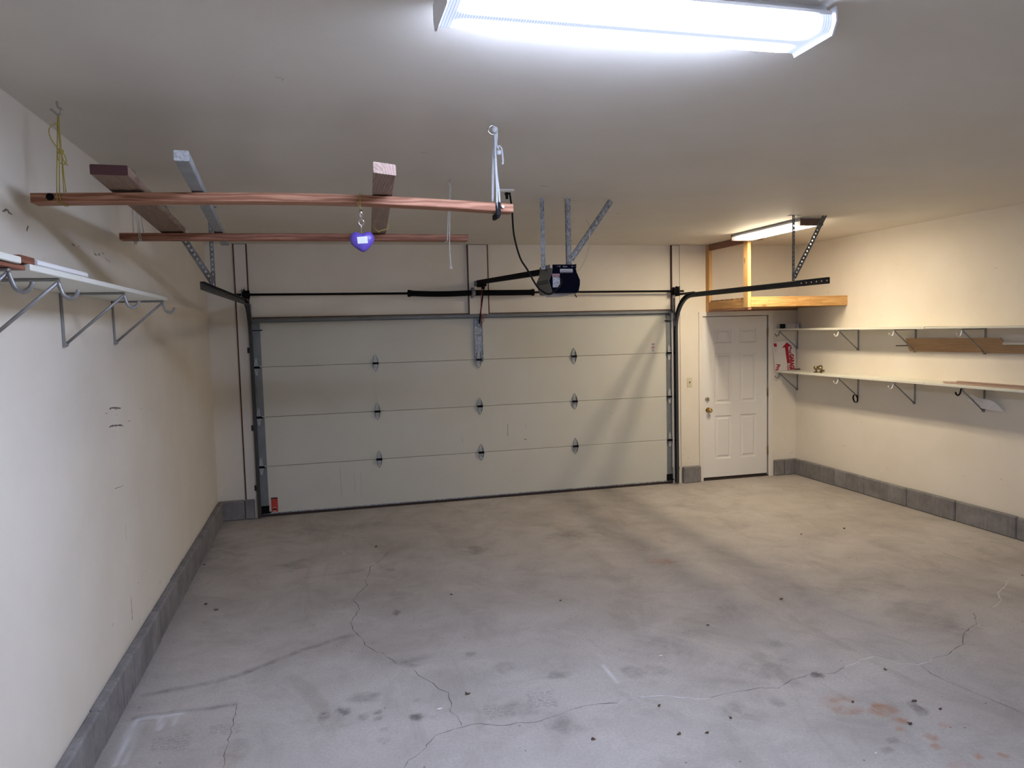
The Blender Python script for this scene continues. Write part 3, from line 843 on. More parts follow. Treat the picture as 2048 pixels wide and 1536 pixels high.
# jamb and spring pad boards on the end wall: painted faces, raw brown edges
def pad_board(name, x0, x1, z0, z1, label, proud=.020, edges=(.010, .010), cut=(None, None)):
    t = thing(name, ((x0 + x1) / 2, 0, z0), label, 'board', kind='structure')
    obj('face', G().box((x0 + edges[0], -proud - .001, z0), (x1 - edges[1], 0, z1)), 'jamb', t)
    for xa, xb, c_ in ((x0, x0 + edges[0], cut[0]), (x1 - edges[1], x1, cut[1])):
        obj('raw_edge', G().box((xa, -proud, c_ or z0), (xb, 0, z1)), 'raw_edge', t, label='unpainted brown edge')
        if c_:
            obj('painted_edge', G().box((xa, -proud, z0), (xb, 0, c_)), 'jamb', t)
    obj('raw_edge', G().box((x0, -proud - .0015, z1 - .005), (x1, 0, z1)), 'raw_edge', t, label='unpainted brown edge')
    return t
pad_board('trim_1', .278, GL - .01, .208, H, 'tall painted jamb board left of the garage door', edges=(.014, .014), cut=(None, GT))
pad_board('trim_2', 2.775, 3.017, GT + .012, H, 'painted spring pad board with brown edges above garage door centre', edges=(.012, .014), proud=.03)
pad_board('trim_3', 5.292, 5.402, .205, H, 'tall painted jamb board right of the garage door', edges=(.012, .006), proud=.028, cut=(GT, None))
t = thing('trim_4', ((GL + GR) / 2, 0, GT), 'thin brown weather strip over the garage door top', 'trim', kind='structure')
obj('strip', G().box((GL, -.012, GT + .012), (2.775, 0, GT + .022)), 'raw_edge', t)
obj('strip', G().box((3.017, -.012, GT + .012), (5.29, 0, GT + .022)), 'raw_edge', t)

# ================================================================== GARAGE DOOR (closed sectional door)
YD = .012                             # inside face of the door sections
door = thing('door_1', ((GL + GR) / 2, YD, 0), 'wide closed sectional garage door with four grey-white sections', 'garage door', kind='structure')
SE = [.03, .548, 1.087, 1.625, 2.135]
sec = []
for a, b in zip(SE[:-1], SE[1:]):
    s = obj('section', G().bbox((GL, YD, a + .0015), (GR, YD + .05, b - .0015), .004), 'panel', door)
    sec.append(s)
    # steel end stiles
    obj('end_stile', G().box((GL + .003, YD - .003, a + .012), (GL + .082, YD, b - .004)), 'stile', s, label='grey galvanised end stile')
    obj('end_stile', G().box((GR - .075, YD - .003, a + .012), (GR - .003, YD, b - .004)), 'stile', s, label='grey galvanised end stile')
obj('bottom_seal', G().box((GL, YD - .004, .0), (GR, YD + .045, .031)), 'darkgap', door, label='dark rubber bottom seal')
obj('bottom_rail', G().box((GL, YD - .006, .028), (GR, YD, .040)), 'galv', door)
# scuffs on the door
g = G()
for (x, z0, z1, w) in [(3.2, .72, .86, .008), (3.42, .80, .84, .004), (3.40, .66, .675, .03), (1.28, .17, .50, .003), (1.5, .12, .42, .002), (2.66, .67, .73, .003), (4.5, .9, .93, .004), (1.43, .2, .4, .0025)]:
    g.box((x, YD - .0006, z0), (x + w, YD, z1))
obj('scuff_mark', g, 'scuff_light', door, kind='stuff')

def hinge_geo(x, z, y=YD):
    g = G()
    for s, L in ((1, .098), (-1, .092)):
        prof = [(-.026, 0), (.026, 0), (.009, L), (-.009, L)]
        g.prism([(x + a, y - .003, z + s * (.006 + b_ * .94)) for a, b_ in prof], (0, -.002, 0))
    return g
def hinge_flange_geo(x, z, y=YD):
    """raised dark side ribs and bolt heads"""
    g = G()
    for s in (1, -1):
        for e in (-1, 1):
            g.prism([(x + e * .026, y - .001, z + s * .004), (x + e * .029, y - .022, z + s * .004), (x + e * .022, y - .016, z + s * .045), (x + e * .0125, y - .005, z + s * .080)], (e * .003, 0, 0))
        g.lathe([(.0055, 0), (.0055, .005)], (x, y - .004, z + s * .088), (0, -1, 0), 8)
        g.lathe([(.005, 0), (.005, .004)], (x, y - .004, z + s * .036), (0, -1, 0), 8)
    return g
def hinge_pin_geo(x, z, y=YD, r0=.033, r1=.033):
    return G().tube([(x - r0, y - .018, z), (x + r1, y - .018, z)], .0085, 10).box((x - .030, y - .026, z - .011), (x + .030, y - .004, z + .011))
base_h = None
for zi, z in enumerate(SE[1:4]):
    for xi, x in enumerate((.455, 1.712, 2.88, 4.035, 5.268)):
        yy = YD - .003 if xi in (0, 4) else (YD - .012 if (xi == 2 and zi == 2) else YD)
        if base_h is None:
            base_h = obj('hinge', hinge_geo(1.712, z), 'hinge', door)
            obj('hinge_rib', hinge_flange_geo(1.712, z), 'galv_dark', base_h)
            obj('hinge_pin', hinge_pin_geo(1.712, z), 'black', base_h)
            hx, hz = 1.712, z
        loc = (x - hx, yy - YD, z - hz)
        h_ = base_h if (xi == 1 and zi == 0) else copy_tree(base_h, loc, door)
        if xi in (0, 4):
            e = -1 if xi == 0 else 1
            r_ = obj('roller', G().tube([(x - e * .045, YD - .024, z - .004), (x + e * .060, YD - .03, z - .004)], .0055, 8).lathe([(.022, 0), (.023, .012)], (x + e * .045, YD - .03, z - .004), (e, 0, 0), 14), 'black', door)
# top roller brackets and bottom brackets
for x, e in ((.475, -1), (5.262, 1)):
    obj('top_bracket', G().box((x - .036, YD - .006, 2.045), (x + .036, YD - .001, 2.10)).box((x - .036, YD - .035, 2.02), (x + .036, YD - .003, 2.026)), 'stile', door)
    obj('roller', G().tube([(x - e * .06, YD - .03, 2.02), (x + e * .070, YD - .03, 2.02)], .006, 8).lathe([(.02, 0), (.02, .012)], (x + e * .050, YD - .03, 2.02), (e, 0, 0), 14), 'black', door)
    obj('bottom_bracket', G().box((x - .04, YD - .008, .035), (x + .04, YD - .002, .12)).box((x - .04, YD - .04, .045), (x + .06 * (1 if e < 0 else .7), YD - .004, .055)), 'black', door)
# reinforcing strut along the top edge
st_ = obj('strut', G().box((GL + .012, YD - .010, 2.140), (GR - .004, YD - .001, 2.172)).box((GL + .012, YD - .060, 2.134), (GR - .004, YD - .001, 2.140)).box((GL + .012, YD - .060, 2.112), (GR - .004, YD - .055, 2.137)).box((GL + .012, YD - .012, 2.098), (GR - .004, YD - .001, 2.114)), 'stile', door, label='grey steel reinforcing strut')
# operator bracket plate
obj('operator_plate', G().box((2.836, YD - .010, 1.600), (2.934, YD - .001, 2.096)).box((2.836, YD - .022, 1.600), (2.840, YD - .001, 2.096)).box((2.930, YD - .022, 1.600), (2.934, YD - .001, 2.096)), 'galv', door, label='spangled galvanised vertical plate')
obj('arm_bracket', G().box((2.872, YD - .045, 2.005), (2.876, YD - .01, 2.085)).box((2.912, YD - .045, 2.005), (2.916, YD - .01, 2.085)).box((2.872, YD - .014, 2.005), (2.916, YD - .01, 2.085)), 'galv', door)
# stickers
def sticker(x0, x1, z0, z1, mat, bands, name='sticker', label=None):
    s = obj(name, G().box((x0, YD - .0008, z0), (x1, YD, z1)), mat, door, label=label)
    for (a, b, c, d, mm) in bands:
        obj('printed_band', G().box((x0 + (x1 - x0) * a, YD - .0014, z0 + (z1 - z0) * c), (x0 + (x1 - x0) * b, YD - .0008, z0 + (z1 - z0) * d)), mm, s)
sticker(5.026, 5.088, 1.637, 1.757, 'paper', [(.18, .80, .80, .89, 'print'), (.15, .85, .35, .68, 'pink'), (.15, .82, .50, .55, 'print'), (.4, .6, .22, .30, 'print'), (.3, .75, .14, .18, 'print')], label='small white label with pink and black print')
sticker(.536, .605, .045, .205, 'orange_red', [(.0, 1., .90, 1., 'darkgap'), (.15, .78, .14, .24, 'darkgap'), (.2, .7, .04, .08, 'paper'), (.2, .72, .28, .32, 'pink')], label='red warning label with black bands')
sticker(.498, .528, .05, .25, 'panel', [(.1, .9, .55, .58, 'scuff_light'), (.1, .9, .70, .73, 'scuff_light'), (.1, .9, .25, .45, 'pink')], label='faded pale label')

# ================================================================== DOOR TRACKS
def track(side):
    e = 1 if side == 'right' else -1
    xv = 5.315 if e > 0 else .432
    lab = 'dark steel curved door track right of the garage door, by the side door' if e > 0 else 'dark steel curved door track left of the garage door, near the left wall'
    t = thing('garage_door_track', (xv, -.06, .0), lab, 'track', 'garage door tracks')
    R_ = .40
    zt = 2.308
    xe = xv if e > 0 else .402          # the left track splays a little towards its tail
    y0 = -.055
    path = [(xv, y0, .012), (xv, y0, 1.0), (xv, y0, zt - R_)]
    for k in range(1, 13):
        a = math.pi / 2 * k / 12
        path.append((xv, y0 - R_ * (1 - math.cos(a)), zt - R_ + R_ * math.sin(a)))
    ye = -2.87 if e > 0 else -2.98
    hv, d, th = .027, .030, .003
    prof = [(-hv, 0), (-hv, d), (hv, d), (hv, 0), (hv - .006, -.004), (hv - .006, 0), (hv - th, 0), (hv - th, d - th), (-hv + th, d - th), (-hv + th, 0), (-hv + .006, 0), (-hv + .006, -.004)]
    pr = [(a, b) for a, b in prof]
    obj('vertical_track', G().sweep(path[:3], pr, (e, 0, 0)), 'track', t)
    hp = path[2:] + [(xv + (xe - xv) * .45, -1.4, zt), (xe, ye + .42, zt)]
    obj('horizontal_track', G().sweep(hp, pr, (e, 0, 0)), 'track', t)
    # punched tail end of the horizontal track
    g = G()
    g.box((xe, ye, zt + hv - th), (xe + e * d, ye + .42, zt + hv)).box((xe, ye, zt - hv), (xe + e * d, ye + .42, zt - hv + th))
    xw = xe + e * (d - th)
    g.ladder((xw, ye + .42, zt - hv), (xw, ye, zt - hv), (0, 0, 1), 2 * hv, e * -th, .06, .22, .42, .62)
    obj('punched_track_end', g, 'track', t)
    # jamb angle behind the vertical track and brackets
    obj('jamb_angle', G().box((xv - e * .004 if e > 0 else xv - .035, -.024, 1.9), ((xv + .035) if e > 0 else xv + .004, -.020, 2.30)).box((xv - .002, -.075, 1.95), (xv + .002, -.022, 2.29)), 'galv_dark', t)
    if e > 0:
        obj('flag_strap', G().box((xv + e * .032, -.50, 2.320 if e > 0 else 2.330), (xv + e * .037, -.03, 2.347 if e > 0 else 2.357)), 'track', t)
    for z in (.30, .95, 1.78):
        obj('track_bracket', G().box((xv + e * .030, -.062, z), (xv + e * .034, -.021, z + .06)).box((xv + e * .010, -.0235, z), (xv + e * .058, -.0205, z + .06)), 'track', t)
    # perforated hangers up to the ceiling
    yh = -2.36
    xt = 5.352 if e > 0 else .366
    yh = -2.375
    def angle(p0, p1, d1, d2, w=.034, pitch=.036):
        g = G()
        g.ladder(p0, p1, d1, w, .002, pitch, .42)
        g.ladder(p0, p1, d2, w, .002, pitch, .42)
        return g
    obj('hanger_post', angle((xt, yh, zt + .028), (xt, yh, H - .002), (-e, 0, 0), (0, 1, 0), .028), 'galv_dark', t)
    obj('hanger_brace', angle((xt + e * .01, yh - .004, zt + .05), (xt + e * .335, yh - .004, H - .002), (-e, 0, .4), (0, 1, 0), .045), 'galv_dark', t)
    obj('ceiling_plate', G().box((xt - .05, yh - .006, H - .004), (xt + .06, yh + .035, H)), 'galv_dark', t)
    return t
track('right')
track('left')

# ================================================================== TORSION SHAFT AND SPRINGS
ZS, YS = 2.383, -.10
sh = thing('torsion_shaft', (2.81, YS, ZS), 'long dark torsion shaft with two black coil springs above the garage door', 'shaft')
def zs(x): return ZS + (2.81 - x) * .0045
obj('shaft', G().tube([(.262, YS, zs(.262)), (5.415, YS, zs(5.415))], .0125, 12), 'black', sh)
def spring(x0, x1, sag):
    prof = []
    k = int((x1 - x0) / .0075)
    pts, rs = [], []
    for i in range(2 * k + 1):
        f = i / (2 * k)
        pts.append((x0 + (x1 - x0) * f, YS, zs(x0 + (x1 - x0) * f) - sag * math.sin(math.pi * f)))
        rs.append(.033 if i % 2 else .0295)
    return G().tube(pts, rs, 14)
for a, b, s in ((2.115, 2.79, .010), (2.845, 3.50, .002)):
    obj('spring', spring(a, b, s), 'black', sh)
for x, e in ((2.10, 1), (3.515, -1)):
    obj('winding_cone', G().lathe([(.020, -.02), (.038, -.015), (.040, .0), (.034, .02), (.030, .035)], (x, YS, zs(x)), (e, 0, 0), 14).box((x - .012, YS - .045, zs(x) - .006), (x - .004, YS + .045, zs(x) + .006)), 'black', sh)
obj('center_bracket', G().box((2.808, YS - .02, ZS - .055), (2.828, -.031, ZS + .06)).lathe([(.042, -.02), (.045, -.01), (.045, .01), (.042, .02)], (2.817, YS, ZS), (1, 0, 0), 16), 'galv_dark', sh)
for x, e in ((.397, -1), (5.305, 1)):
    obj('cable_drum', G().lathe([(.020, -.040), (.045, -.034), (.050, -.024), (.044, -.018), (.044, .004), (.058, .012), (.060, .020), (.040, .026), (.02, .036)], (x, YS, zs(x)), (e, 0, 0), 20), 'black', sh)
    obj('bearing_plate', G().box((x + e * .0375, YS - .045, zs(x) - .06), (x + e * .041, -.029, zs(x) + .055)), 'galv_dark', sh)

# ================================================================== GARAGE DOOR OPENER
op = thing('garage_door_opener', (2.9, -2.94, 2.216), 'dark garage door opener with rail, hung from ceiling on steel angles', 'opener')
cs = [(2.808, 2.402), (2.990, 2.402), (2.998, 2.372), (3.023, 2.315), (3.022, 2.28), (3.010, 2.228), (2.998, 2.217), (2.815, 2.217), (2.803, 2.228), (2.787, 2.28), (2.779, 2.312), (2.804, 2.366)]
body = obj('housing', G().prism([(x, -2.77, z) for x, z in cs], (0, -.325, 0)), 'housing', op)
ins = [((x - 2.9) * .97 + 2.9, (z - 2.305) * .97 + 2.305) for x, z in cs]
fp = obj('front_panel', G().prism([(x, -3.095, z) for x, z in ins], (0, -.008, 0)), 'navy', op, label='dark navy front panel')
obj('light_lens', G().prism([(2.84, -2.80, 2.217), (2.96, -2.80, 2.217), (2.95, -2.80, 2.204), (2.85, -2.80, 2.204)], (0, -.22, 0)), 'paper', op, label='pale lens underneath')
YFp = -3.1035
def face_label(x0, x1, z0, z1, mat, label=None):
    return obj('printed_label', G().box((x0, YFp - .0007, z0), (x1, YFp, z1)), mat, op, label=label)
lb = face_label(2.866, 2.964, 2.374, 2.396, 'paper', 'white printed label strip')
obj('printed_band', G().box((2.868, YFp - .0012, 2.386), (2.962, YFp - .0006, 2.389)), 'pink', lb)
g = G()
for i in range(6):
    x = 2.878 + i * .013
    g.box((x, YFp - .0012, 2.378), (x + .006, YFp - .0006, 2.384))
obj('printed_mark', g, 'print', lb, kind='stuff')
lp = face_label(2.806, 2.862, 2.338, 2.361, 'pink', 'pink warning label')
lw = face_label(2.808, 2.864, 2.262, 2.335, 'paper', 'white instruction label')
g = G()
for r_ in range(9):
    for c_ in range(4):
        if rnd.random() < .62:
            x = 2.812 + c_ * .0125
            z = 2.329 - r_ * .0075
            g.box((x, YFp - .0012, z - .003), (x + rnd.uniform(.005, .011), YFp - .0006, z))
obj('printed_text', g, 'print', lw, kind='stuff')
g = G()
for r_ in range(3):
    g.box((2.810, YFp - .0012, 2.3565 - r_ * .0065), (2.858, YFp - .0006, 2.3535 - r_ * .0065))
obj('printed_text', g, 'red_dark', lp, kind='stuff')
g = G()
for i in range(8):
    g.box((2.868 + i * .0125, YFp - .0012, 2.366), (2.873 + i * .0125, YFp - .0004, 2.370))
obj('terminal_mark', g, 'paper', fp, kind='stuff')
tb = obj('top_bracket', G().box((2.800, -3.06, 2.40), (2.803, -2.80, 2.432)).box((2.992, -3.10, 2.40), (2.995, -2.80, 2.432)).box((2.800, -2.99, 2.400), (2.995, -2.93, 2.404)), 'housing', op)
obj('top_strip', G().box((2.812, -3.106, 2.399), (2.988, -3.09, 2.428)), 'navy', op, label='navy top strip')
g = G()
g.box((2.862, -3.1068, 2.409), (2.866, -3.1058, 2.419)).box((2.956, -3.1068, 2.409), (2.960, -3.1058, 2.419)).box((2.84, -3.1068, 2.4135), (2.858, -3.1058, 2.4145)).box((2.965, -3.1068, 2.4135), (2.982, -3.1058, 2.4145))
text_geo(g, 'Genie', (2.888, -3.1062, 2.4085), (1, 0, 0), (0, 0, 1), .034, .010)
obj('maker_lettering', g, 'paper', op, label='small white lettering', kind='stuff')
# side lettering and vents on the left side of the housing
def lside(z):   # x of left flank at height z
    for (xa, za), (xb, zb) in (((2.803, 2.228), (2.787, 2.28)), ((2.787, 2.28), (2.779, 2.312)), ((2.779, 2.312), (2.804, 2.366))):
        if za <= z <= zb:
            return xa + (xb - xa) * (z - za) / (zb - za)
    return 2.79
g = G()
for z in (2.318, 2.306, 2.296):
    g.box((lside(z) - .0015, -3.08, z - .002), (lside(z) + .002, -2.80, z + .002))
obj('side_groove', g, 'black_plastic', body, kind='stuff')
g = text_geo(G(), 'RAYNOR', (2.8035, -2.79, 2.232), (0, -1, 0), (-.30, 0, .954), .27, .044, .0010)
obj('side_lettering', g, 'black_plastic', body, label='dark maker lettering')
# rail, trolley, arm
RA, RB = Vector((2.878, -2.80, 2.402)), Vector((2.872, -.15, 2.492))
obj('rail', G().bar(RA, RB, .040, .040, (1, 0, 0)).bar(RA + Vector((0, 0, .022)), RB + Vector((0, 0, .022)), .055, .006, (1, 0, 0)), 'black', op)
obj('header_bracket', G().box((2.845, -.16, 2.462), (2.85, -.031, 2.515)).box((2.905, -.16, 2.462), (2.91, -.031, 2.515)).box((2.845, -.036, 2.46), (2.91, -.0315, 2.52)), 'galv_dark', op)
obj('trolley', G().bbox((2.850, -.44, 2.435), (2.902, -.30, 2.472), .006).box((2.862, -.40, 2.41), (2.89, -.34, 2.44)).tube([(2.81, -.36, 2.445), (2.86, -.36, 2.445)], .016, 10), 'black', op)
obj('door_arm', G().bar((2.884, -.37, 2.43), (2.893, -.03, 2.045), .008, .030, (1, 0, 0)), 'black', op)
rc = obj('release_cord', G().tube(smooth_path(DATA['RELEASE'], 4), .0045, 6).tube(smooth_path(DATA['REL2'], 4), .003, 6), 'red_dark', op, label='red emergency release cord')
# hangers
def slotted_angle(p0, p1, d1, d2, w=.033, pitch=.045, hole=.5):
    return G().ladder(p0, p1, d1, w, .002, pitch, hole, .40, .62).ladder(p0, p1, d2, w, .002, pitch, hole, .40, .62)
obj('hanger_angle', slotted_angle((2.795, -2.97, 2.405), (2.795, -2.97, H - .001), (-1, 0, 0), (0, 1, 0)), 'galv', op)
obj('hanger_angle', slotted_angle((2.970, -2.97, 2.405), (2.970, -2.97, H - .001), (1, 0, 0), (0, 1, 0)), 'galv', op)
obj('hanger_brace', slotted_angle((2.985, -2.975, 2.482), (3.318, -2.975, H - .001), (1, 0, -.5), (0, 1, 0), .036), 'galv', op)
obj('bolt', G().lathe([(.009, 0), (.009, .008)], (2.984, -2.973, 2.50), (0, -1, 0), 6), 'chrome', op)
pc = obj('power_cord', G().tube(smooth_path(DATA['CORD'][1:-1] + [(2.862, -3.16, 2.30), (2.866, -3.105, 2.335)], 5), .0065, 8), 'black_plastic', op, label='black power cord')
obj('plug', G().bbox((2.425, -3.268, 2.895), (2.452, -3.238, 2.914), .005).bbox((2.430, -3.262, 2.868), (2.448, -3.243, 2.898), .004), 'black_plastic', pc)
obj('antenna_wire', G().tube(smooth_path(DATA['ANT'], 4), .0016, 5), 'hook_steel', op)
obj('light_pull', G().tube([(3.005, -3.02, 2.222), (3.006, -3.03, 2.205), (3.012, -3.045, 2.19)], .004, 6), 'black_plastic', op)
t = thing('ceiling_outlet', (2.44, -3.25, H), 'white ceiling power outlet plate holding the black plug', 'outlet')
obj('cover_plate', G().bbox((2.378, -3.30, H - .014), (2.482, -3.21, H), .003), 'door_white', t)
obj('socket_face', G().bbox((2.40, -3.272, H - .017), (2.47, -3.236, H - .012), .001), 'bone', t)

# ================================================================== SIDE DOOR
d2 = thing('door_2', (6.176, 0, 0), 'white six-panel side door with brass knob under the wooden loft', 'door', kind='structure')
X0, X1, ZB, ZT = 5.722, 6.632, .035, 2.052
YV = .012
cols = [(5.893, 6.127), (6.245, 6.478)]
rows = [(.262, .812), (.965, 1.598), (1.722, 1.905)]
g = G()
bx = [X0, cols[0][0], cols[0][1], cols[1][0], cols[1][1], X1]
bz = [ZB, rows[0][0], rows[0][1], rows[1][0], rows[1][1], rows[2][0], rows[2][1], ZT]
for i in range(5):
    for j in range(7):
        if i in (1, 3) and j in (1, 3, 5):
            continue
        g.box((bx[i], YV, bz[j]), (bx[i + 1], YV + .04, bz[j + 1]))
slab = obj('door_slab', g, 'door_white', d2)
for (a, b) in cols:
    for (c, d) in rows:
        g = G()
        rings = [(0, YV + .0), (.012, YV + .013), (.030, YV + .013), (.046, YV + .003)]
        vs = []
        for o_, y in rings:
            vs += [(a + o_, y, c + o_), (b - o_, y, c + o_), (b - o_, y, d - o_), (a + o_, y, d - o_)]
        fs = []
        for r_ in range(3):
            for k in range(4):
                k2 = (k + 1) % 4
                fs.append((r_ * 4 + k, r_ * 4 + k2, r_ * 4 + 4 + k2, r_ * 4 + 4 + k))
        fs.append((12, 13, 14, 15))
        g.add(vs, fs)
        obj('door_panel', g, 'door_white', slab)
cas = [('casing', (5.664, -.014, 0), (5.716, 0, 2.116)), ('casing', (6.640, -.014, 0), (6.706, 0, 2.116)), ('casing', (5.664, -.0145, 2.060), (6.706, 0, 2.118))]
for nme, a, b in cas:
    obj(nme, G().bbox(a, b, .003), 'trim', d2)
obj('jamb_gap', G().box((X0 - .004, .012, ZT), (X1 + .004, .05, ZT + .006)).box((X1, .012, ZB), (X1 + .006, .05, ZT)).box((X0 - .004, .012, ZB), (X0, .05, ZT)), 'darkgap', d2)
obj('threshold', G().box((5.716, -.01, 0), (6.64, .1, .012)).box((X0, .02, .012), (X1, .06, ZB)), 'darkgap', d2, label='dark gap and threshold')
k_ = obj('knob', G().lathe([(.033, 0), (.033, .006), (.013, .012), (.012, .034), (.024, .042), (.029, .054), (.027, .066), (.014, .072)], (5.795, YV, .890), (0, -1, 0), 20), 'brass', d2, label='round brass knob')
obj('knob_button', G().lathe([(.009, 0), (.008, .004)], (5.795, YV - .071, .890), (0, -1, 0), 10), 'chrome', k_)
db = obj('deadbolt', G().lathe([(.030, 0), (.030, .008), (.022, .014), (.021, .018)], (5.785, YV, 1.026), (0, -1, 0), 20), 'chrome', d2, label='round chrome deadbolt')
obj('thumb_turn', G().bbox((5.779, YV - .034, 1.008), (5.791, YV - .016, 1.044), .003), 'brass', db)
for z in (.33, 1.08, 1.84):
    obj('door_hinge', G().box((6.628, .000, z - .05), (6.640, .013, z + .05)).tube([(6.636, -.004, z - .052), (6.636, -.004, z + .052)], .006, 8), 'old_brass', d2)

# light switch
t = thing('light_switch', (5.537, 0, 1.19), 'almond light switch plate beside the white side door', 'switch')
obj('cover_plate', G().bbox((5.502, -.006, 1.192), (5.572, 0, 1.308), .003), 'bone', t)
obj('toggle', G().bbox((5.531, -.017, 1.242), (5.543, -.005, 1.262), .002), 'old_brass', t)

# ================================================================== STORAGE LOFT IN THE CORNER
lf = thing('storage_loft', (6.4, -.48, 2.10), 'open yellow pine storage loft frame in the corner above the side door', 'loft')
obj('post', G().bbox((5.766, -.089, 2.112), (5.804, -.001, H), .002), 'pine_z', lf)
obj('post', G().bbox((5.752, -.962, 2.138), (5.792, -.873, H), .002), 'pine_z', lf)
obj('front_beam', G().bbox((5.793, -.964, 2.142), (W - .001, -.926, 2.254), .003), 'pine_x', lf)
obj('side_joist', G().bbox((5.760, -.872, 2.138), (5.798, -.09, 2.232), .003), 'pine_y', lf)
obj('back_ledger', G().bbox((5.805, -.039, 2.140), (W - .001, -.001, 2.23), .003), 'pine_x', lf)
obj('wall_ledger', G().bbox((W - .039, -.925, 2.140), (W - .001, -.04, 2.23), .003), 'pine_y', lf)
obj('underside_shade', G().box((5.757, -.955, 2.116), (5.80, -.092, 2.1375)), 'ledger', lf)  # dark strips added to paint in the shaded undersides of joist and ledger
obj('underside_shade', G().box((5.806, -.040, 2.116), (W - .002, -.002, 2.1395)), 'ledger', lf)
for k in range(7):
    y = -.120 - k * .112
    obj('deck_slat', G().bbox((5.762, y - .094 + rnd.uniform(-.006, .006), 2.2325), (W - .002, y, 2.2505), .002), 'plywood', lf)
obj('top_ledger', G().bbox((5.760, -.872, H - .075), (5.798, -.09, H - .001), .003), 'ledger', lf)
obj('top_ledger', G().bbox((5.800, -.955, H - .045), (5.95, -.918, H - .001), .003), 'ledger', lf)
g = G()
for x in (5.83, 6.02, 6.38, 6.55, 6.69, 6.98):
    for z in (2.165, 2.215):
        g.lathe([(.004, 0), (.004, .002)], (x + rnd.uniform(-.01, .01), -.9638, z + rnd.uniform(-.01, .01)), (0, -1, 0), 6)
obj('nail_head', g, 'end_wood', lf, kind='stuff')

# ================================================================== CEILING LIGHT FIXTURES
def wrap_fixture(name, label, axis, a0, a1, c, half, zb, ztop, lens, endmat, end_over=.010):
    """axis 0: runs along x; axis 1: runs along y.  c = centre across, half = half width"""
    def p(al, ac, z): return (al, ac, z) if axis == 0 else (ac, al, z)
    t = thing(name, p((a0 + a1) / 2, c, zb), label, 'light fixture')
    vec = (a1 - a0 - .008, 0, 0) if axis == 0 else (0, a1 - a0 - .008, 0)
    obj('housing_tray', G().prism([p(a0 + .004, c - half * .72, ztop - .018), p(a0 + .004, c + half * .72, ztop - .018), p(a0 + .004, c + half * .72, H), p(a0 + .004, c - half * .72, H)], vec), 'fixture', t)
    prof = [(-half * .97, ztop - .018), (-half, zb + .030), (-half * .93, zb + .009), (-half * .82, zb), (half * .82, zb), (half * .93, zb + .009), (half, zb + .030), (half * .97, ztop - .018)]
    inner = [(x * .985, z + .003) for x, z in reversed(prof)]
    obj('lens', G().prism([p(a0 + .006, c + x, z) for x, z in prof + inner], (a1 - a0 - .012, 0, 0) if axis == 0 else (0, a1 - a0 - .012, 0)), lens, t, label='glowing ribbed diffuser')
    for s in (-1, 1):
        obj('lens_rail', G().bbox(p(a0 + .006, c + s * half * 1.01, ztop - .024), p(a1 - .006, c + s * half * .72, ztop - .012), .002), 'fixture', t)
    for al, s in ((a0, -1), (a1, 1)):
        e = end_over
        pl = [(-half - e * .6, ztop), (-half - e, zb + .026), (-half * .9, zb - e), (half * .9, zb - e), (half + e, zb + .026), (half + e * .6, ztop)]
        if endmat != 'fixture':
            pl = [(-half - .004, ztop), (-half - .004, zb - .004), (half + .004, zb - .004), (half + .004, ztop)]
        th = .006 if endmat == 'fixture' else .014
        obj('end_plate', G().prism([p(al, c + x, z) for x, z in pl], tuple(s * th * k for k in ((1, 0, 0) if axis == 0 else (0, 1, 0)))), endmat, t)
    return t
L1 = lamp_lens('cool_lamp_lens', NEAR_LIGHT, NEAR_COLOR, 0, 1.512, 2.706, -6.222, .105, 1.0, 2.05)
L2 = lamp_lens('warm_lamp_lens', FAR_LIGHT, FAR_COLOR, 1, -2.236, -1.04, 5.625, .115, .6, 2.1)
wrap_fixture('fluorescent_fixture', 'large bright cool-white fluorescent ceiling fixture nearest the viewer', 0, 1.512, 2.706, -6.222, .105, 2.846, 2.918, L1, 'fixture')
wrap_fixture('fluorescent_fixture', 'warm glowing ceiling fixture with brown wooden ends near the side door', 1, -2.236, -1.04, 5.625, .115, 2.862, 2.922, L2, 'end_wood')

# ================================================================== HANGING LUMBER RACK
def beam_x(name, xs_, ztop, y0, y1, h, mat, label, group):
    """bowed 2x4 laid flat along x"""
    P = smooth_path([(x, 0, z) for x, z in zip(xs_, ztop)], 5)
    vs, fs = [], []
    c = .003
    prof = [(y0 + c, 0), (y1 - c, 0), (y1, -c), (y1, -h + c), (y1 - c, -h), (y0 + c, -h), (y0, -h + c), (y0, -c)]
    for p in P:
        vs += [(p.x, y, p.z + dz) for y, dz in prof]
    k = len(prof)
    for i in range(len(P) - 1):
        for j in range(k):
            fs.append((i * k + j, i * k + (j + 1) % k, (i + 1) * k + (j + 1) % k, (i + 1) * k + j))
    fs += [tuple(range(k)), tuple((len(P) - 1) * k + j for j in range(k - 1, -1, -1))]
    return obj(name, G().add(vs, fs), mat, label=label, cat='lumber', group=group)
GRP = 'hanging lumber rack pieces'
fb = beam_x('wooden_beam', (.04, .6, 1.17, 1.6, 2.04), (2.556, 2.570, 2.576, 2.566, 2.546), -4.945, -4.856, .038, 'fir_x', 'front reddish two-by-four hung crosswise on ropes, nearest the viewer', GRP)
rb = beam_x('wooden_beam', (.055, .6, 1.17, 1.6, 2.077), (2.567, 2.569, 2.571, 2.571, 2.570), -3.655, -3.566, .038, 'fir_dark_x', 'rear reddish two-by-four hung crosswise on ropes, behind the purple heart', GRP)
obj('bolt', G().lathe([(.014, 0), (.015, .006), (.010, .010)], (.112, -4.945, 2.541), (0, -1, 0), 10), 'black', fb, label='dark bolt head')
obj('bolt', G().lathe([(.008, 0), (.009, .01), (.006, .014)], (1.988, -4.945, 2.530), (0, -1, 0), 8), 'chrome', fb, label='shiny wing bolt')
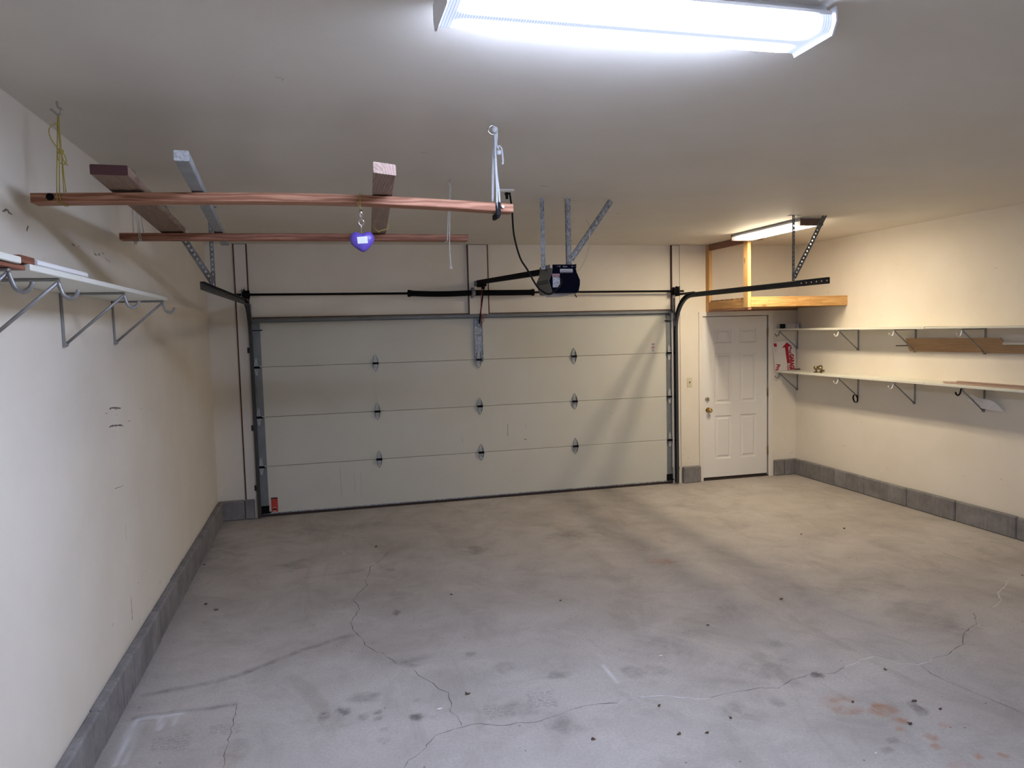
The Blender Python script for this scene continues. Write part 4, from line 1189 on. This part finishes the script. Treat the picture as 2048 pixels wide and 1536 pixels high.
obj('clamp', G().bbox((1.955, -4.955, 2.488), (1.978, -4.944, 2.552), .004).bbox((1.958, -4.95, 2.480), (1.975, -4.86, 2.505), .003), 'black_plastic', fb, label='black plastic clamp')

def plank_y(name, near, far, w, z0, h, mat, endmat, label, chamfer=0.):
    """lumber lying roughly along y from near (x, y) to far (x, y); x is its left edge"""
    n0, f0 = Vector((near[0], near[1], 0)), Vector((far[0], far[1], 0))
    t_ = (f0 - n0).normalized()
    r_ = Vector((t_.y, -t_.x, 0))
    root = thing(name, (near[0], (near[1] + far[1]) / 2, z0), label, 'lumber', GRP)
    prof = [(0, .003), (.003, 0), (w - .003, 0), (w, .003), (w, h - .003), (w - .003, h), (.003, h), (0, h - .003)]
    vs = []
    for q, k in ((n0, 0), (f0, 1)):
        for a, b in prof:
            sh_ = (chamfer * (a / w) if k == 0 else 0)
            vs.append(q + r_ * a + t_ * sh_ + Vector((0, 0, z0 + b)))
    m_ = len(prof)
    fs = [tuple(range(m_)), tuple(range(2 * m_ - 1, m_ - 1, -1))] + [(i, (i + 1) % m_, m_ + (i + 1) % m_, m_ + i) for i in range(m_)]
    obj('board', G().add(vs, fs), mat, root)
    g = G().add([v - t_ * .0015 for v in vs[:m_]], [tuple(range(m_))])
    g2 = G().prism([v - t_ * .0012 for v in vs[:m_]], -t_ * .0004)
    obj('end_grain', g2, endmat, root)
    return root
plank_y('wooden_plank', (.338, -5.235), (.258, -3.52), .128, 2.5765, .038, 'plank_y', 'end_dark', 'wide brown plank with dark painted end lying across the hung beams')
plank_y('wooden_plank', (.676, -5.51), (.515, -2.95), .050, 2.5765, .036, 'plank_grey_y', 'end_grey', 'narrow grey painted stick lying across the hung beams')
plank_y('wooden_plank', (1.368, -5.40), (1.478, -3.55), .088, 2.5765, .042, 'plank_taupe_y', 'plank_taupe_y', 'taupe two-by-four lying across the hung beams beside the heart', chamfer=.05)

def hook_obj(name, pts, r, label, mat='hook_steel'):
    pts = [Vector(p) for p in pts]
    pts[0].z = H
    return obj(name, G().tube(smooth_path(pts, 4), r, 8), mat, label=label, cat='hook', group='ceiling screw hooks')
A_, B_, C_, D_ = DATA['ROPE_A'], DATA['ROPE_B'], DATA['ROPE_C'], DATA['ROPE_D']
hook_obj('ceiling_hook', A_['hook'], .0045, 'open screw hook in the ceiling above yellow twine')
hook_obj('ceiling_hook', B_['hook'], .004, 'screw hook in the ceiling behind the wide brown plank')
hook_obj('ceiling_hook', D_['hook'], .004, 'open screw hook in the ceiling holding the old rope with a frayed tail')
eye = C_['eye'][0]
rg = C_['ring'][0]
pts = [(rg[0] + .020 * math.cos(a), eye[1], rg[2] + .020 * math.sin(a)) for a in [math.pi / 2 + 2 * math.pi * k / 14 for k in range(14)]]
obj('ceiling_hook', G().tube([(eye[0], eye[1], H), (rg[0], eye[1], rg[2] + .02)], .0035, 8).tube(pts, .0035, 8, True), 'chrome', label='shiny screw eye in the ceiling above the white braided rope', cat='hook', group='ceiling screw hooks')

def rope(name, strands, r, mat, label, wraps, knots=(), extra=None):
    g = G()
    for s in strands:
        g.tube(smooth_path(s, 5), r, 7)
    for s in wraps:
        g.tube(s, r, 7)
    for k, kr in knots:
        g.lathe([(kr * .4, -kr), (kr, -kr * .4), (kr, kr * .5), (kr * .4, kr)], k, (0, 0, 1), 10)
    return obj(name, g, mat, label=label, cat='rope', group='rack ropes')
def under(x, dx, yf, yb, zt_, zb_):
    """loop under a beam from front face to back face"""
    return [(x, yf, zt_), (x, yf, zb_), (x + dx * .5, (yf + yb) / 2, zb_ - .001), (x + dx, yb, zb_), (x + dx, yb, zt_)]
def toface(s, y):
    q = [list(p) for p in s]
    q[-1][1] = y
    return q
def shift(s, y0, y1):
    """strand from the hook depth y0 at its top to y1 at its foot"""
    out = []
    n_ = len(s) - 1
    for i, p in enumerate(s):
        f = i / n_
        out.append((p[0], y0 + (y1 - y0) * min(1., f * 1.25), p[2]))
    return out
ya = -4.907
rope('hanging_rope', [A_['s1'], A_['s2'], A_['s3'], A_['s4'], A_['loop'], A_['bow1'], A_['bow2']], .0022, 'rope_yellow',
     'yellow twine with bow holding the left end of the front beam', [[(A_['s1'][-1][0], -4.950, 2.52), (A_['s1'][-1][0] + .01, -4.90, 2.515), (A_['s3'][-1][0], -4.850, 2.52), (A_['s3'][-1][0], -4.850, 2.57)], [(A_['s2'][-1][0], -4.950, 2.52), (A_['s2'][-1][0] + .012, -4.90, 2.515), (A_['s4'][-1][0], -4.850, 2.52), (A_['s4'][-1][0], -4.850, 2.57)]], [(A_['knot'][0], .010)])
yb_ = -3.636
rope('hanging_rope', [B_['s1'], B_['s2'], B_['s3'], B_['s4']], .003, 'rope_old',
     'grey cord holding the left end of the rear beam', [[(B_['s2'][-1][0], -3.660, 2.53), (B_['s2'][-1][0], -3.61, 2.527), (B_['s1'][-1][0], -3.561, 2.53), (B_['s1'][-1][0], -3.561, 2.57)]], [((B_['s2'][-1][0] - .03, -3.62, 2.515), .010)])
yc = -4.862
rope('hanging_rope', [C_['s1'], C_['s1b'], C_['s2'], C_['s3'], C_['t1'], C_['t2']], .0048, 'rope_white',
     'white braided rope with loose tail holding the right end of the front beam', [[(C_['s2'][-1][0], -4.951, 2.553), (C_['s2'][-1][0], -4.951, 2.50), (C_['s1'][-1][0] + .02, -4.90, 2.503), (C_['s1'][-1][0], -4.850, 2.51), (C_['s1'][-1][0], -4.850, 2.56)]], [(C_['k1'][0], .015), (C_['k2'][0], .013)])
yd = -3.581
rope('hanging_rope', [D_['s1'], D_['s2'], D_['tail']], .0042, 'rope_old',
     'old white rope with frayed hanging tail at the right end of the rear beam', [[(D_['s1'][-1][0], -3.660, 2.54), (D_['s1'][-1][0], -3.658, 2.528), (D_['s1'][-1][0] - .01, -3.61, 2.527), (D_['s1'][-1][0] - .01, -3.561, 2.54), (D_['s1'][-1][0], -3.561, 2.60)]], [((D_['tail'][-1][0], -3.661, D_['tail'][-1][2]), .011)])

# purple heart key fob hung on the front beam
Hh = DATA['HEART']
hx_ = Hh['outline']
YH = -4.965
root = thing('heart_keychain', (1.34, YH, 2.32), 'purple plastic heart keychain hanging from the front beam', 'keychain')
pts = [Vector((p[0], YH, p[2])) for p in hx_]
cen = sum(pts, Vector()) / len(pts)
g = G()
rings = []
for sc_, dy in ((.0, -.020), (.45, -.0185), (.75, -.0145), (.93, -.008), (1., 0.), (.93, .008), (.75, .0145), (.45, .0185), (.0, .020)):
    rings.append([cen + (p - cen) * max(sc_, .02) + Vector((0, dy, 0)) for p in pts])
vs = [v for r_ in rings for v in r_]
m_ = len(pts)
fs = [(i * m_ + k, i * m_ + (k + 1) % m_, (i + 1) * m_ + (k + 1) % m_, (i + 1) * m_ + k) for i in range(len(rings) - 1) for k in range(m_)]
fs += [tuple(range(m_)), tuple(range((len(rings) - 1) * m_, len(rings) * m_))]
g.add(vs, fs, True)
obj('heart', g, 'heart', root)
lb = [Vector((p[0], YH - .0195, p[2])) for p in Hh['label']]
obj('label', G().prism(lb, (0, -.0016, 0)), 'paper', root, label='white paper label')
def atY(s): return [(p[0], YH, p[2]) for p in s]
st0 = atY(Hh['string'])
obj('string', G().tube(smooth_path([(st0[0][0], -4.90, 2.5775), (st0[0][0], -4.944, 2.579), (st0[0][0], -4.949, 2.57)] + st0[1:], 4), .002, 6).tube(smooth_path(atY(Hh['tail']), 4), .002, 6), 'rope_yellow', root)
cl = atY(Hh['clasp'])
obj('clasp', G().tube(cl, [.004, .009, .004], 10), 'chrome', root, label='chrome lobster clasp')
rc_ = Hh['ring'][0]
g = G().tube([(rc_[0] + .011 * math.cos(2 * math.pi * k / 14), YH, rc_[2] + .014 * math.sin(2 * math.pi * k / 14)) for k in range(14)], .0015, 6, True)
ch = atY(Hh['chain'])
for k in range(7):
    f = k / 6
    q = Vector(ch[0]).lerp(Vector(ch[1]), f)
    g.lathe([(.001, -.0024), (.0024, -.001), (.0024, .001), (.001, .0024)], q, (0, 0, 1), 8)
obj('bead_chain', g, 'chrome', root)
ys_ = DATA['YSTR']
obj('loose_twine', G().tube(smooth_path([(1.452, -4.05, 2.62), (1.452, -4.05, 2.572)] + [(p[0], -4.05, min(p[2], 2.573)) for p in ys_['a'][1:]] + [(1.545, -4.05, 2.60)], 4), .0022, 6), 'rope_yellow', label='loose yellow twine looped around the taupe two-by-four', cat='twine')

# ================================================================== SHELF BRACKETS
def bracket(base_label, wallx, e, y, ztop, depth, drop, hookmat, group, foot=.02):
    """e = +1: sticks out along +x from the left wall, -1: from the right wall"""
    t = thing('shelf_bracket', (wallx, y, ztop - drop), base_label, 'bracket', group)
    x1 = wallx + e * depth
    obj('wall_leg', G().bbox((wallx, y - .009, ztop - drop), (wallx + e * .010, y + .009, ztop), .002), 'bracket', t)
    obj('top_arm', G().bbox((wallx, y - .009, ztop - .010), (x1, y + .009, ztop), .002), 'bracket', t)
    obj('brace', G().tube([(wallx + e * .012, y, ztop - drop + .012), (x1 - e * .006, y, ztop - .014)], .0066, 8), 'bracket', t)
    obj('rivet', G().lathe([(.010, -.011), (.011, 0), (.010, .011)], (wallx + e * .012, y, ztop - drop + .010), (0, 1, 0), 10), 'bracket', t)
    hp = [(x1 - e * .004, y, ztop - .012), (x1 + e * .002, y, ztop - .035), (x1 + e * .012, y, ztop - .060), (x1 + e * .032, y, ztop - .070), (x1 + e * .050, y, ztop - .058), (x1 + e * .058, y, ztop - .040)]
    obj('rod_hook', G().tube(smooth_path(hp, 4), .0072, 8), hookmat, t)
    return t
LB = 'left wall shelf brackets'
ZL = 2.178
for y, lab in ((-3.686, 'grey bracket at the far end of the left wall shelf'), (-4.548, 'second grey bracket from the far end under the left wall shelf'), (-5.437, 'third grey bracket from the far end under the left wall shelf'), (-5.862, 'nearest grey bracket under the left wall shelf, at the frame edge')):
    bracket(lab, 0., 1, y, ZL, .272, .245, 'bracket', LB)
RBk = 'right wall shelf brackets'
ZU, ZLo = 1.862, 1.328
ord_ = ('corner', 'second', 'third', 'fourth')
for lev, z0 in (('upper', ZU), ('lower', ZLo)):
    for y, o_ in zip((-.040, -1.155, -1.992, -2.82), ord_):
        lab = ('grey bracket in the corner under the %s right shelf' % lev) if o_ == 'corner' else ('%s grey bracket from the corner under the %s right shelf' % (o_, lev))
        hm = 'bracket' if o_ == 'corner' else ('black_plastic' if (lev == 'lower' and o_ == 'fourth') else 'hook_lit')
        bracket(lab, W, -1, y, z0, .270, .240, hm, RBk)

# ================================================================== SHELVES AND WHAT LIES ON THEM
def board(name, a, b, mat, label, cat='shelf', group=None, c=.002):
    return obj(name, G().bbox(a, b, c), mat, label=label, cat=cat, group=group)
board('shelf_board', (.001, -5.757, ZL + .001), (.292, -3.655, ZL + .021), 'shelf', 'long cream shelf board along the left wall', group='left wall shelf boards')
board('shelf_board', (.001, -7.4, ZL + .0155), (.292, -5.826, ZL + .036), 'shelf', 'cream shelf board cut by the left frame edge', group='left wall shelf boards')
board('wooden_plank', (.10, -7.0, ZL + .001), (.280, -5.762, ZL + .015), 'brown_plank', 'red-brown plank under the cream shelf board at the left frame edge', 'lumber')
board('wood_block', (.13, -5.812, ZL + .0365 - .015), (.287, -5.702, ZL + .044), 'brown_plank', 'short red-brown block in the gap between the left shelf boards', 'block')
g = G()
zb = ZL + .022
pr = [(.160, zb), (.284, zb), (.290, zb + .004), (.290, zb + .016), (.284, zb + .020), (.160, zb + .020)]
g.prism([(x, -5.690, z) for x, z in pr], (0, .525, 0))
g.prism([(x - .004 if x > .2 else x, -5.165, z) for x, z in [(.17, zb + .002), (.280, zb + .002), (.280, zb + .018), (.17, zb + .018)]], (0, .012, 0))
obj('painted_board', g, 'white_board', label='short white board with rounded edge lying on the left wall shelf', cat='board')
g = G().tube([(.030, -5.45, 1.968), (.030, -7.3, 1.985)], .0125, 14)
obj('closet_rod', g, 'bracket', label='grey round rod against the left wall below the shelf', cat='rod')

XF = W - .302
board('shelf_board', (XF, -2.414, ZU + .001), (W - .001, -.001, ZU + .024), 'shelf', 'upper cream shelf board from the corner on the right wall', group='right wall shelf boards')
board('shelf_board', (XF + .002, -3.8, ZU + .004), (W - .001, -2.420, ZU + .027 - .006), 'shelf', 'upper cream shelf board cut by the right frame edge', group='right wall shelf boards')
board('shelf_board', (XF, -2.414, ZLo + .001), (W - .001, -.001, ZLo + .024), 'shelf', 'lower cream shelf board from the corner on the right wall', group='right wall shelf boards')
board('shelf_board', (XF - .004, -3.8, ZLo + .001), (W - .001, -2.420, ZLo + .024), 'shelf', 'lower cream shelf board carrying thin strips, cut by the right frame edge', group='right wall shelf boards')
ZUT, ZLT = ZU + .024, ZLo + .024
# upper shelf items
obj('tape_roll', G().lathe([(.020, 0), (.030, .002), (.031, .010), (.031, .05), (.029, .056), (.018, .057)], (6.796, -.075, ZUT), (0, 0, 1), 20), 'black_plastic', label='black round roll on the upper right shelf in the corner', cat='roll')
t = thing('small_box', (6.93, -.065, ZUT), 'small white box beside the black roll on the upper right shelf', 'box')
obj('carton', G().bbox((6.838, -.105, ZUT), (7.022, -.030, ZUT + .056), .002), 'white_board', t)
obj('flap', G().box((6.955, -.1058, ZUT + .004), (7.016, -.1045, ZUT + .052)), 'paper', t)
obj('end_band', G().box((7.020, -.106, ZUT), (7.028, -.029, ZUT + .058)), 'print', t)
# sign with red arrow
SG = DATA['SIGN']
YSg = -.020
sg = thing('garage_sale_sign', (6.85, YSg, ZLT), 'white plastic sign with red arrow and red lettering on the lower right shelf', 'sign')
cor = SG['corner']
cr = [(p[0], YSg, p[2]) for p in cor]
cr[1] = (min(cr[1][0], W - .015), YSg, cr[1][2])
cr[2] = (min(cr[2][0], W - .015), YSg, ZLT)
cr[3] = (cr[3][0], YSg, ZLT)
obj('sign_panel', G().prism(cr, (0, .004, 0)), 'sign_white', sg)
yq = YSg - .0004
def flat(pts, mat, name, lab=None, d=.0004, y=yq):
    return obj(name, G().prism([(p[0], y, max(p[2], ZLT + .001)) for p in pts], (0, -d, 0)), mat, sg, label=lab)
flat(SG['arrow'], 'red', 'arrow', 'red arrow')
flat(SG['base'], 'red', 'arrow_base')
def vtext(s, key, name, mat, y=yq):
    a, b, c = (Vector((p[0], 0, p[2])) for p in SG[key])
    dn = (c - b)
    L = dn.length
    dn.normalize()
    up = Vector((-dn.z, 0, dn.x))            # letters' tops point right
    up = up if up.x > 0 else -up
    hgt = (b - a).length
    g = G()
    k = hgt * .045                           # heavy strokes: the glyphs laid over each other slightly apart
    for q, (i_, j_) in enumerate(((0, 0), (1, 0), (-1, 0), (0, 1), (0, -1), (1, 1), (-1, -1), (1, -1), (-1, 1))):
        o_ = a + dn * (i_ * k) + up * (j_ * k)
        text_geo(g, s, (o_.x, y - .0006 - q * .00004, o_.z), dn, up, L, hgt, .0002)
    return obj(name, g, mat, sg)
vtext('GARAGE', 'garage', 'lettering', 'red', yq - .0010)
vtext('Prud', 'pru', 'lettering', 'red')
vtext('Pru', 'p', 'lettering', 'red')
vtext('BAY', 'bay', 'lettering', 'sign_white', yq - .0004)
flat(SG['logo'], 'red', 'emblem', 'red square emblem')
g = G()
for ln in SG['lines']:
    ribbon([(p[0], yq, p[2]) for p in ln], .006, (0, -1, 0), .0004, g)
obj('small_print', g, 'red', sg, kind='stuff')
board('small_tool', (6.96, -.115, ZLT), (7.035, -.075, ZLT + .022), 'end_wood', 'small dark object at the foot of the white sign', 'tool', c=.008)
# old door knobs
for (x, y, lab, ax) in ((6.86, -.655, 'tarnished brass door knob standing on the lower right shelf, left one', (0, 0, 1)), (6.85, -.775, 'tarnished brass door knob lying tilted on the lower right shelf, right one', (-.55, -.15, .82))):
    up = Vector(ax).normalized()
    o_ = Vector((x, y, ZLT + (.004 if ax[0] == 0 else .022)))
    t = thing('door_knob', (x, y, ZLT), lab, 'door knob', 'loose door knobs')
    obj('rosette', G().lathe([(.032, -.004), (.032, .002), (.022, .008)], o_, up, 18), 'end_wood' if ax[0] == 0 else 'old_brass', t)
    obj('neck', G().lathe([(.012, .006), (.010, .028), (.014, .034)], o_, up, 14), 'old_brass', t)
    obj('knob', G().lathe([(.014, .030), (.024, .036), (.031, .050), (.032, .062), (.026, .072), (.012, .075)], o_, up, 18), 'old_brass', t)
# thin moulding strips on the lower shelf
for k, (x, y0, dz, lab) in enumerate(((XF + .050, -2.62, 0, 'first thin strip from the shelf front on the lower right shelf'), (XF + .088, -2.56, 0, 'second thin strip from the shelf front on the lower right shelf'), (XF + .126, -2.60, 0, 'third thin strip from the shelf front on the lower right shelf'), (XF + .100, -2.70, .0135, 'thin strip lying on top of the other strips on the lower right shelf'))):
    board('moulding_strip', (x, -3.78, ZLT + .0003 + dz), (x + .034, y0, ZLT + .013 + dz), 'moulding', lab, 'strip', 'thin wooden strips on the lower right shelf')
# notched board under the upper shelf
g = G()
pf = [(-1.880, 1.765), (-2.985, 1.775), (-3.062, 1.708), (-3.7, 1.716), (-3.7, 1.648), (-3.25, 1.640), (-1.945, 1.632), (-1.905, 1.690)]
g.prism([(W - .028, y, z) for y, z in pf], (.016, 0, 0))
obj('notched_board', g, 'brown_board_y', label='brown notched wooden board held behind the upper right brackets', cat='board')
obj('wooden_dowel', G().tube([(W - .05, -1.775, 1.687), (W - .036, -1.915, 1.690)], .006, 8), 'end_wood', label='thin dark dowel sticking out left of the notched board', cat='dowel')
obj('white_pipe', G().tube([(W - .042, -3.045, 1.728), (W - .042, -3.75, 1.738)], .015, 12), 'white_board', label='white pipe lying in the notch of the brown board', cat='pipe')
# black strap and white scoop on the lower brackets
cy, cz = -1.145, 1.075
pts = [(W - .030 - .006 * math.sin(a), cy - .036 * math.cos(a) , cz + .046 * math.sin(a)) for a in [math.pi * (.62 + 1.78 * k / 20) for k in range(21)]]
obj('strap_loop', G().sweep(pts, [(-.002, -.009), (.002, -.009), (.002, .009), (-.002, .009)], (1, 0, 0)), 'black_plastic', label='black strap loop hanging at the second lower bracket', cat='strap')
sc_ = thing('white_scoop', (W - .11, -2.86, 1.10), 'white plastic scoop tucked behind the fourth lower bracket', 'scoop')
pan = [(-.080, -2.700, 1.205), (-.090, -2.805, 1.226), (-.062, -2.935, 1.215), (-.045, -2.975, 1.195), (-.020, -3.040, 1.118), (-.030, -2.900, 1.122), (-.034, -2.845, 1.128), (-.055, -2.795, 1.140)]
obj('pan', G().prism([(W + a, y, z) for a, y, z in pan], (-.004, 0, -.004)), 'white_board', sc_)
obj('handle', G().bar((W - .195, -2.768, 1.262), (W - .100, -2.800, 1.200), .022, .010, (0, 1, .2)), 'white_board', sc_)
obj('handle', G().bar((W - .190, -2.845, 1.262), (W - .080, -2.872, 1.190), .022, .010, (0, 1, .2)), 'white_board', sc_)
obj('lip', G().tube([(W - .045, -2.975, 1.195), (W - .020, -3.042, 1.116)], .005, 6), 'white_board', sc_)

# ================================================================== LITTER ON THE FLOOR
def leaf_geo(x, y, s, paper):
    g = G()
    k = 7 if not paper else 5
    a0 = rnd.uniform(0, 6.28)
    out = []
    for i in range(k):
        a = a0 + 2 * math.pi * i / k
        r_ = s * .5 * rnd.uniform(.45, 1.) * (1.0 if i % 2 else .65)
        out.append((x + r_ * math.cos(a), y + r_ * math.sin(a) * .7, rnd.uniform(.001, .010 if not paper else .004)))
    vs = out + [(p[0], p[1], p[2] + .0012) for p in out] + [(x, y, .001), (x, y, .0024)]
    c0, c1 = 2 * k, 2 * k + 1
    fs = []
    for i in range(k):
        j = (i + 1) % k
        fs += [(c0, j, i), (c1, k + i, k + j), (i, j, k + j, k + i)]
    vs[0] = (vs[0][0], vs[0][1], 0.0)
    return g.add(vs, fs)
for kind_, x, y, s in DATA['DEBRIS']:
    pp = kind_ == 'paper'
    obj('paper_scrap' if pp else 'dry_leaf', leaf_geo(x, y, s, pp), 'scrap' if pp else 'leaf', cat='litter' if pp else 'leaf',
        label='tiny white paper scrap lying on the concrete floor' if pp else 'small dry brown leaf scrap lying on the concrete floor', group='paper scraps on the floor' if pp else 'dry leaf scraps on the floor')
